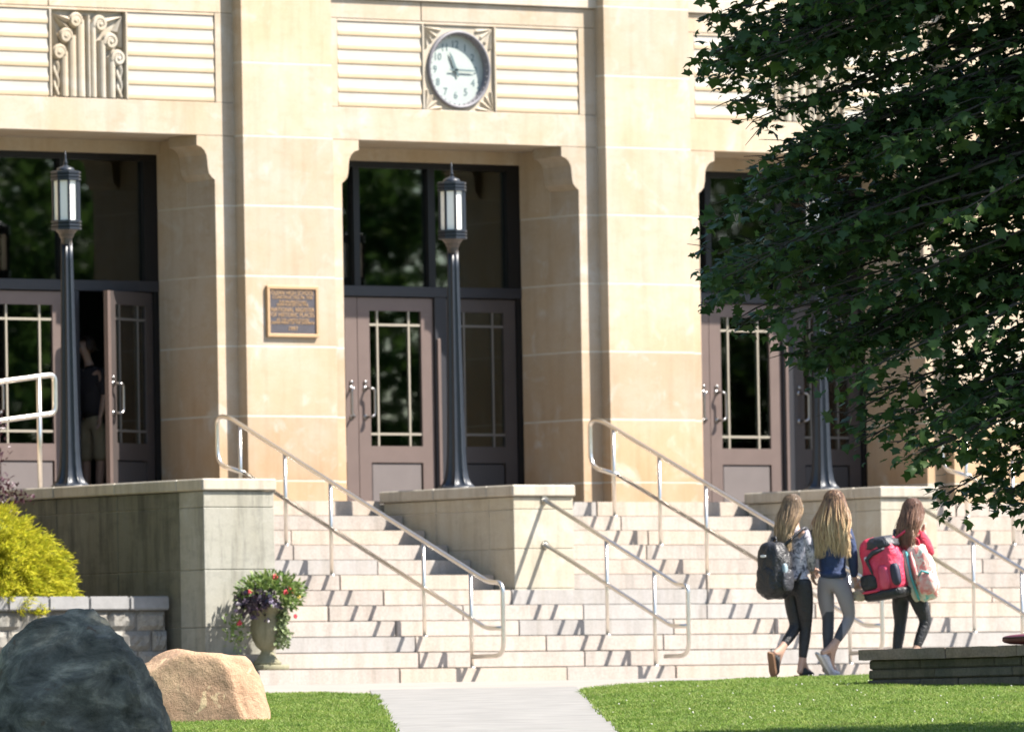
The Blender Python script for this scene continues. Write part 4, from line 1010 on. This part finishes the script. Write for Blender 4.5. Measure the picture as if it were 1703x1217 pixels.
def grey_leg():
    m, t, b = newmat('grey_panel_leggings'); tc = t.nodes.new('ShaderNodeTexCoord'); sp_ = t.nodes.new('ShaderNodeSeparateXYZ'); t.links.new(tc.outputs['Object'], sp_.inputs[0])
    # charcoal mesh panels below the knee, on the calf backs
    dt = nd(t, 'ShaderNodeVectorMath', operation='DOT_PRODUCT'); t.links.new(tc.outputs['Object'], dt.inputs[0]); dt.inputs[1].default_value = (Rh.x*.9, Rh.y*.9, -.62)
    c = ramp(t, dt.outputs['Value'], [(.0, (.04,.04,.05)), (.001, (.04,.04,.05))])
    r = t.nodes.new('ShaderNodeMapRange'); t.links.new(dt.outputs['Value'], r.inputs[0]); r.inputs[1].default_value = -.415; r.inputs[2].default_value = -.405
    zc = t.nodes.new('ShaderNodeMapRange'); t.links.new(sp_.outputs[2], zc.inputs[0]); zc.inputs[1].default_value = .60; zc.inputs[2].default_value = .595
    mu = nd(t, 'ShaderNodeMath', operation='MULTIPLY'); t.links.new(r.outputs[0], mu.inputs[0]); t.links.new(zc.outputs[0], mu.inputs[1])
    z2 = t.nodes.new('ShaderNodeMapRange'); d2 = nd(t, 'ShaderNodeVectorMath', operation='DOT_PRODUCT'); t.links.new(tc.outputs['Object'], d2.inputs[0]); d2.inputs[1].default_value = (Rh.x, Rh.y, 0)
    t.links.new(d2.outputs['Value'], z2.inputs[0]); z2.inputs[1].default_value = .10; z2.inputs[2].default_value = .095
    m3 = nd(t, 'ShaderNodeMath', operation='MULTIPLY'); t.links.new(mu.outputs[0], m3.inputs[0]); t.links.new(z2.outputs[0], m3.inputs[1])
    t.links.new(mixc(t, m3.outputs[0], (.215,.195,.205), (.04,.042,.052)), b.inputs['Base Color']); b.inputs['Roughness'].default_value = .75; return m
GREYL = grey_leg()
H1 = hair_mat('ash_blond_hair', (.10,.066,.042), (.20,.135,.08), (.40,.285,.17), 1.16, 1.66)
H2 = hair_mat('ombre_blond_hair', (.085,.045,.033), (.29,.175,.09), (.60,.44,.25), 1.14, 1.66)
H3 = hair_mat('brown_hair', (.10,.05,.034), (.17,.09,.058), (.27,.16,.10), 1.05, 1.6)
SHB = simple('black_canvas_shoe', (.02,.025,.03), .8); SHW = simple('white_canvas_shoe', (.62,.60,.62), .7)
GUM = simple('gum_sole', (.22,.12,.065), .7)
g1, j1, f1, b1 = person('girl with long ash-blond hair, black backpack and black leggings', ground_pt(1318), J1, H1, GREYP, BLKL, SHB, .41, (.10,.14), 0, sole=GUM, seedh=1, topname='patterned_top')
g2, j2, f2, b2 = person('girl in navy sweatshirt and grey leggings with very long blond hair', ground_pt(1375), J2, H2, NAVY, GREYL, SHW, .50, (.165,.145), 0, seedh=2, tw=1.14)
g3, j3, f3, b3 = person('girl in a red top with two bags behind the low stone planter', ground_pt(1502), J3, H3, RED, BLKL, SHB, .36, (.10,.125), 0, seedh=3, topname='red_top')
JP = {'pelvis':(0,0,.95),'hipR':(.08,-.05,.90),'kneeR':(.09,-.06,.50),'ankR':(.06,-.05,.09),'heelR':(.04,-.04,.04),'toeR':(.10,-.2,.035),'hipL':(-.07,.03,.90),'kneeL':(-.06,.02,.50),'ankL':(-.06,.04,.09),'heelL':(-.06,.07,.04),'toeL':(-.10,-.1,.035),'waist':(0,0,1.10),'chest':(-.01,0,1.34),'neckb':(-.02,0,1.5),'neck':(-.03,0,1.56),'jaw':(-.06,-.02,1.62),'head':(-.05,0,1.69),'crown':(-.045,0,1.77),'nose':(-.14,-.05,1.68),'shR':(.10,-.10,1.44),'elR':(.14,-.1,1.18),'wrR':(.10,-.15,.98),'hdR':(.09,-.16,.90),'shL':(-.13,.06,1.44),'elL':(-.24,-.0,1.36),'wrL':(-.33,-.1,1.44),'hdL':(-.38,-.14,1.48)}
DKT = simple('dark_shirt', (.035,.028,.032), .9); KHA = simple('khaki_cloth', (.34,.27,.17), .9)
person('person in dark shirt and khaki shorts just inside the open door', (-1.88, 1.78, 1.725), JP, hair_mat('short_dark_hair', (.03,.02,.015), (.05,.03,.02), (.06,.04,.03), 1.5, 1.8), DKT, KHA, SHB, .05, (.09,.09), 0, topname='dark_shirt', legname='khaki_shorts', shorts=True, hair_short=True, seedh=4)

# bags
def rbox(bm, c, rx, ry, rz, ax, n=3.2, taper=0., seg=20, wob=0.):
    """superellipsoid with axes ax = (right, back, up)"""
    r0 = bmesh.ops.create_uvsphere(bm, u_segments=seg, v_segments=seg//2+2, radius=1)
    for v in r0['verts']:
        d = v.co; k = (abs(d.x)**n+abs(d.y)**n+abs(d.z)**n)**(-1/n); p = d*k
        t = 1-taper*(p.z*.5+.5); x, y, z = p.x*rx*t, p.y*ry*(1-taper*.6*(p.z*.5+.5)), p.z*rz
        w_ = wob*noise.noise(Vector((p.x*2.3, p.y*2.3, p.z*2.3))+c)
        w2 = wob*.16*noise.noise(Vector((p.x*6, p.y*6, p.z*7))*1.3+c*3)
        v.co = c + ax[0]*(x*(1+w_+w2)) + ax[1]*(y*(1+w_+w2)) + ax[2]*(z*(1+w_*.5))
def backpack(label, g, cpos, rt, bk, rx, ry, rz, mats, tilt=0., n=3.4, extra=None):
    o = empty('backpack', g.location+cpos); tag(o, label, 'backpack')
    up = Vector((0,0,1)); rt = rt.normalized(); bk = bk.normalized()
    up = (up*math.cos(tilt)+bk*math.sin(tilt)).normalized(); bk = up.cross(rt); bk = bk if bk.dot(Vector(bk)) else bk
    ax = (rt, bk, up); z = Vector((0,0,0))
    bm = bmesh.new(); rbox(bm, z, rx, ry, rz, ax, n, .18, 40, .16); bmobj('pack_body', bm, mats['body'], o, True)
    return o, ax
BLKN = simple('black_nylon', (.016,.016,.019), .5, wrinkle=.55, var=.2, scale=12, bmp=.3); REDN = simple('red_nylon', (.74,.045,.105), .5, wrinkle=.55, var=.22, scale=9, bmp=.2)
CHN = simple('charcoal_nylon', (.035,.036,.045), .5, wrinkle=.55, var=.2, scale=12); WHT = simple('white_print', (.75,.75,.75), .5); CLR = simple('bottle_plastic', (.30,.38,.42), .2)
def strap(o, pts, mat, wd=.02): 
    bm = bmesh.new(); tube(bm, fillet(pts, .06), wd, 6); bmobj('strap', bm, mat, o, True)
def backv(j): 
    f = (j['shR']-j['shL']); f.z = 0; f.normalize(); return f
# black pack on the first girl
rt1 = (j1['shR']-j1['shL']).normalized(); bk1 = rt1.cross(Vector((0,0,1))); bk1 = -bk1 if bk1.dot(b1) > 0 else bk1
c1 = j1['chest']*.62+j1['pelvis']*.38+bk1*.19+L3((-.07,0,-.11))
o, ax = backpack('plain black backpack worn by the girl with ash-blond hair', g1, c1, rt1, bk1, .165, .125, .255, {'body': BLKN})
def px_(ax, a, b, c): return ax[0]*a+ax[1]*b+ax[2]*c
bkd = 1 if ax[1].dot(bk1) > 0 else -1
bm = bmesh.new(); rbox(bm, px_(ax, -.01, .085*bkd, -.09), .122, .048, .125, ax, 4, .12, 28, .14); bmobj('front_pocket', bm, BLKN, o, True)
bm = bmesh.new(); rbox(bm, px_(ax, .165, .0, -.09), .022, .07, .10, ax, 3); bmobj('side_pocket', bm, CHN, o, True)
bm = bmesh.new(); rbox(bm, px_(ax, .155, .03*bkd, -.035), .027, .027, .095, ax, 3.4); bmobj('water_bottle', bm, CLR, o, True)
bm = bmesh.new(); rbox(bm, px_(ax, -.02, .122*bkd, .13), .035, .006, .012, ax, 3); bmobj('white_logo', bm, WHT, o)
off = -c1
for s, k in ((1,'shR'), (-1,'shL')):
    A = j1[k]+Vector((0,0,.06))-c1; strap(o, [px_(ax, .1*s, -.02*bkd, .22), A*1.0, A-bk1*.11+Vector((0,0,-.12)), px_(ax, .13*s, -.16*bkd, -.1)], CHN, .014)
bm = bmesh.new(); tube(bm, fillet([px_(ax,-.03,0,.25), px_(ax,-.03,0,.30), px_(ax,.03,0,.30), px_(ax,.03,0,.25)], .02), .008, 6); bmobj('grab_loop', bm, CHN, o)
# red and black pack on the third girl
rt3 = (j3['shR']-j3['shL']).normalized(); bk3 = rt3.cross(Vector((0,0,1))); bk3 = -bk3 if bk3.dot(b3) > 0 else bk3
c3 = L3((-.215, -.10, .985))
rtA = (Rh*.86-Fh*.5).normalized(); bkA = Vector((0,0,1)).cross(rtA); bkA = bkA if bkA.dot(Fh) < 0 else -bkA
o, ax = backpack('bulky red and black backpack on the girl in the red top', g3, c3, rtA, bkA, .205, .13, .27, {'body': REDN}, n=4.2)
bkd = 1 if ax[1].dot(bkA) > 0 else -1
def panel(nm, cx, cz, rx, rz, mat, dep=.028, n=5., ylift=.112):
    bm = bmesh.new(); rbox(bm, px_(ax, cx, ylift*bkd, cz), rx, dep, rz, ax, n, 0, 16, .06); bmobj(nm, bm, mat, o, True)
bm = bmesh.new(); rbox(bm, px_(ax, .03, .0, .218), .165, .130, .060, ax, 4.0, .36, 30, .12); bmobj('top_flap', bm, CHN, o, True)
bm = bmesh.new(); rbox(bm, px_(ax, 0, 0, -.242), .207, .134, .050, ax, 4.2, -.04, 24, .06); bmobj('base_panel', bm, BLKN, o, True)
panel('mesh_pocket', -.108, -.115, .082, .072, BLKN)
panel('front_pocket', .055, -.09, .058, .11, simple('pink_red_nylon', (.70,.07,.14), .4, var=.15), .034, 3.6)
panel('side_pocket', .166, -.08, .042, .10, simple('navy_mesh', (.03,.03,.06), .6), .04, 3.6, .10)
panel('red_piping', -.10, -.198, .095, .014, REDN, .032, 3.)
panel('round_badge', -.085, .095, .020, .024, WHT, .03, 2.4, .125)
bm = bmesh.new(); tube(bm, [px_(ax, .13, .08*bkd, .17), px_(ax, -.01, .135*bkd, .14), px_(ax, -.08, .142*bkd, .09), px_(ax, -.055, .146*bkd, .0), px_(ax, -.04, .146*bkd, -.05)], [.02,.024,.02,.012,.008], 6); bmobj('dark_strap', bm, CHN, o, True)
for s, k in ((1,'shR'), (-1,'shL')):
    A = j3[k]+Vector((0,0,.05))-c3; strap(o, [px_(ax, .12, -.03*bkd, .2+.02*s), A, A+L3((.05,.08,-.12))], REDN if s > 0 else CHN, .013)
o.rotation_euler = Matrix.Rotation(R(-9), 4, Fh).to_euler()
# patterned pack hanging in front of her
c4 = L3((.135, -.12, .93))
m, t, b = newmat('patterned_canvas')
c = ramp(t, noisetex(t, 9, 2, .5, None, 1.4), [(.32, (.10,.42,.42)), (.40, (.62,.57,.47)), (.52, (.64,.58,.48)), (.56, (.62,.20,.18)), (.70, (.66,.30,.26))]); t.links.new(c, b.inputs['Base Color']); b.inputs['Roughness'].default_value = .8
PAT = m; CRM = simple('cream_canvas', (.60,.54,.43), .85); TEA = simple('teal_trim', (.10,.42,.43), .7); COR = patterned('coral_canvas', [(.62,.18,.17), (.68,.36,.32), (.62,.57,.50)], 16)
rtB = (Rh*.90-Fh*.43).normalized(); bkB = -(Vector((0,0,1)).cross(rtB)); bkB = bkB if bkB.dot(Fh) < 0 else -bkB
o, ax = backpack('cream, coral and teal patterned backpack hanging from the arm of the girl in red', g3, c4, (rtB+Vector((0,0,-.0))).normalized(), bkB, .13, .085, .255, {'body': PAT}, n=3.2)
o.rotation_euler = Matrix.Rotation(R(-14), 4, Fh).to_euler()
bkd = 1 if ax[1].dot(bkB) > 0 else -1
bm = bmesh.new(); rbox(bm, px_(ax, .045, .075*bkd, -.10), .085, .05, .105, ax, 3); bmobj('front_pocket', bm, COR, o, True)
bm = bmesh.new(); rbox(bm, px_(ax, -.105, .03*bkd, -.0), .035, .07, .24, ax, 3); bmobj('side_panel', bm, CRM, o, True)
bm = bmesh.new(); tube(bm, [px_(ax, -.02, .10*bkd, -.03), px_(ax, .05, .125*bkd, .015), px_(ax, .11, .10*bkd, -.02)], .011, 6); bmobj('pocket_zip', bm, TEA, o, True)
bm = bmesh.new(); tube(bm, [px_(ax, -.07, .07*bkd, .22), px_(ax, -.075, .10*bkd, .0), px_(ax, -.06, .09*bkd, -.23)], .013, 6); bmobj('teal_binding', bm, TEA, o, True)
bm = bmesh.new(); tube(bm, fillet([px_(ax,-.04,0,.24), px_(ax,-.03,0,.31), px_(ax,.04,0,.31), px_(ax,.04,0,.24)], .03), .012, 6); bmobj('grab_loop', bm, RED, o)
bm = bmesh.new(); tube(bm, [px_(ax, -.03, .06*bkd, .2), px_(ax, -.01, .12*bkd, .02), px_(ax, -.02, .11*bkd, -.08)], .016, 6); bmobj('strap', bm, COR, o, True)
# folded paper bag in the second girl's hand
pb = empty('paper_bag', g2.location+j2['hdR']+Vector((0,0,-.03))); tag(pb, 'crumpled cream paper bag held by the girl in navy', 'paper bag')
bm = bmesh.new(); rbox(bm, L3((.03,.0,-.05)), .075, .035, .05, (Rh, Fh, Vector((.0,0,1))), 2.6, -.1, 14, .5)
bmobj('bag_body', bm, simple('cream_paper', (.58,.47,.34), .9, var=.1, scale=20), pb)
bm = bmesh.new(); rbox(bm, L3((.085,.0,-.035)), .055, .012, .016, (Rh, Fh, Vector((0,0,1))), 2.4, 0, 12, .5); bmobj('folded_top', bm, simple('cream_paper_top', (.62,.53,.38), .9), pb)

# ------------------------------------------------------------------ the maple
mp = empty('maple_tree', V(6.6, 62.6, gz(62.6))); tag(mp, 'big dark green maple whose low boughs hang across the right side', 'tree')
bz = gz(62.6)
OUT = [(9.6,4.0),(8.6,1.8),(7.2,.6),(6.2,.2),(5.2,.35),(4.7,.85),(4.14,1.45),(3.95,1.25),(3.66,1.42),(3.4,1.62),(3.2,2.0),(3.06,1.75),(2.95,1.60),(2.74,1.42),(2.34,1.34),(2.06,1.42),(1.9,1.72),(1.74,2.05),(1.42,2.16),(1.18,2.28),(1.02,2.50),(.86,2.82),(.72,3.0),(.54,3.3),(.3,3.9)]
def uleft(z):
    for (a, b), (c, d) in zip(OUT[:-1], OUT[1:]):
        if c <= z <= a: return b+(d-b)*(a-z)/(a-c)
    return 9
UV, DD = [], []; limbs = bmesh.new(); loc = Vector(mp.location)
def W3(p): return V(p[0], p[1], p[2])-loc
def bough(tip, z0, steps, lpt, spread):
    A = np.array([6.4, 62.9, z0]); B = np.array(tip); Lg = np.linalg.norm(B-A)
    arch = np.array([0, 0, .10*Lg]); wig = rng.normal(0, 1, 3); ph = rng.uniform(0, 6); pt = lambda t: A+(B-A)*t+arch*math.sin(math.pi*min(1,t))*.9+wig*math.sin(t*9+ph)*.05*(1-t)
    tube(limbs, [W3(pt(t)) for t in np.linspace(0, 1, 9)], [.019*(1-.85*t)+.002 for t in np.linspace(0, 1, 9)], 5)
    ax = (B-A)/Lg
    for k in range(steps):
        t = .06+.94*((k+rng.random())/steps)**.85; p = pt(t); sd = rng.choice((-1, 1))
        d = ax*rng.uniform(.3, .9)+np.array([0, sd*rng.uniform(.3, 1.), 0])+np.array([0, 0, rng.normal(-.16, .2)]); d /= np.linalg.norm(d)
        Lt = spread*rng.uniform(.35, 1.)*(1.15-.55*t); q = p+d*Lt
        tube(limbs, [W3(p), W3((p+q)/2+np.array([0,0,.02])), W3(q)], [.006,.004,.002], 3)
        m = max(3, int(lpt*rng.uniform(.5, 1.3)*Lt/spread*1.6)); tt = rng.uniform(.15, 1.05, m)
        P_ = p+d*(Lt*tt)[:, None]+rng.normal(0, 1, (m, 3))*np.array([.055,.075,.035])-np.array([0,0,1.])*(.05*tt*tt)[:, None]
        UV.append(P_); DD.append(np.repeat(d[None], m, 0))
for b_ in range(172):
    z = rng.uniform(.62, 4.9); tipu = uleft(z)+(.02 if b_ % 3 == 0 else abs(rng.normal(0, .9)))
    wv_ = .35+.5*min(1, (tipu-uleft(z))); bough((tipu, 63.7+rng.normal(0, 1)*wv_, z), z+rng.uniform(.1, 1.1), 30, 16, .60)
for b_ in range(95):
    z = rng.uniform(5.0, 9.3); bough((uleft(z)+abs(rng.normal(0, 1.6)), 63.7+rng.uniform(-2.7, 2.6), z), z*.8+.6, 30, 15, .95)
for b_ in range(60):      # boughs on the far side of the trunk
    a_ = rng.uniform(-1.3, 1.3); z = rng.uniform(2.5, 8.5); bough((6.4+math.cos(a_)*4, 62.9+math.sin(a_)*2.9, z), z*.8+.5, 22, 13, .9)
UVZ = np.concatenate(UV); DD = np.concatenate(DD)
keep = (UVZ[:, 1] < 66.6) & (UVZ[:, 0] > np.array([uleft(z) for z in UVZ[:, 2]])-.14); UVZ = UVZ[keep]; DD = DD[keep]; N = len(UVZ)
Pw = np.array([CAM.x, CAM.y, 0])+UVZ[:, :1]*np.array(Rh)+UVZ[:, 1:2]*np.array(Fh)+np.array([0,0,1.])*UVZ[:, 2:3]-np.array(loc)
Dw = DD[:, :1]*np.array(Rh)+DD[:, 1:2]*np.array(Fh)+DD[:, 2:3]*np.array([0,0,1.])
kf = (rng.random(N) < .38)[:, None]
D = Dw*.8+rng.normal(0, .5, (N, 3))*np.array([1,1,.4])+np.array([0,0,-.22]); Nn = rng.normal(0, 1, (N, 3))*np.where(kf, .75, .25)+np.array([0,0,1.])
sz = np.clip(rng.normal(.070, .022, N), .03, .125)
quads('crown', Pw, D, Nn, sz, sz*rng.uniform(.85, 1.05, N), MAPLE, mp, 'maple')
print('maple leaves', N)
bm = bmesh.new()
tr = [V(6.6,62.6,bz-.2)-loc, V(6.55,62.6,1.2)-loc, V(6.4,62.7,3.0)-loc, V(6.35,62.8,5.5)-loc, V(6.3,62.8,8.0)-loc]
tube(bm, tr, [.24,.20,.16,.11,.04], 12); bmobj('trunk', bm, BARK, mp, True)
bmobj('limb', limbs, BARK, mp, True)

# ------------------------------------------------------------------ trees across the street (seen in the door glass), unseen trees added at the left
P, D, N_ = [], [], []
bm = bmesh.new()
for k in range(32):
    x, y = 0+k*3.0+random.uniform(-1.5,1.5), -48-random.uniform(0, 16)+(k*.25); h = random.uniform(11, 19); r = random.uniform(3.2, 4.8)
    tube(bm, [(x,y,-3), (x,y,h*.5)], [.3,.15], 8)
    for c in range(64):
        d = rdir(1)[0]; cpos = np.array([x,y,h*.50])+d*np.array([r,r,h*.44])*rng.random()**.4; m = 90
        P.append(cpos+rng.normal(0,.5,(m,3))); D.append(rdir(m)); N_.append(rdir(m)+np.array([0,0,.6]))
for (u, v, h, r) in ((-12.5,97,15,4.6), (-13,88,16,5), (-14,79,15,5), (-19,92,17,5), (-20,82,16,5), (-24,100,17,5), (-17,104,15,4.5), (-13.5,71,13,4.2)):  # added trees out of view, blocking skylight from the shaded left faces
    p = V(u, v, 0); x, y = p.x, p.y
    tube(bm, [(x,y,-2), (x,y,h*.5)], [.3,.15], 8)
    for c in range(90):
        d = rdir(1)[0]; cpos = np.array([x,y,h*.54])+d*np.array([r,r,h*.46])*rng.random()**.4; m = 50
        P.append(cpos+rng.normal(0,.5,(m,3))); D.append(rdir(m)); N_.append(rdir(m)+np.array([0,0,.6]))
P = np.concatenate(P); o = quads('treeline', P, np.concatenate(D), np.concatenate(N_), rng.uniform(.22,.42,len(P)), rng.uniform(.18,.32,len(P)), TREEL); o['kind'] = 'stuff'
o2 = bmobj('treeline_trunks', bm, BARK, o)
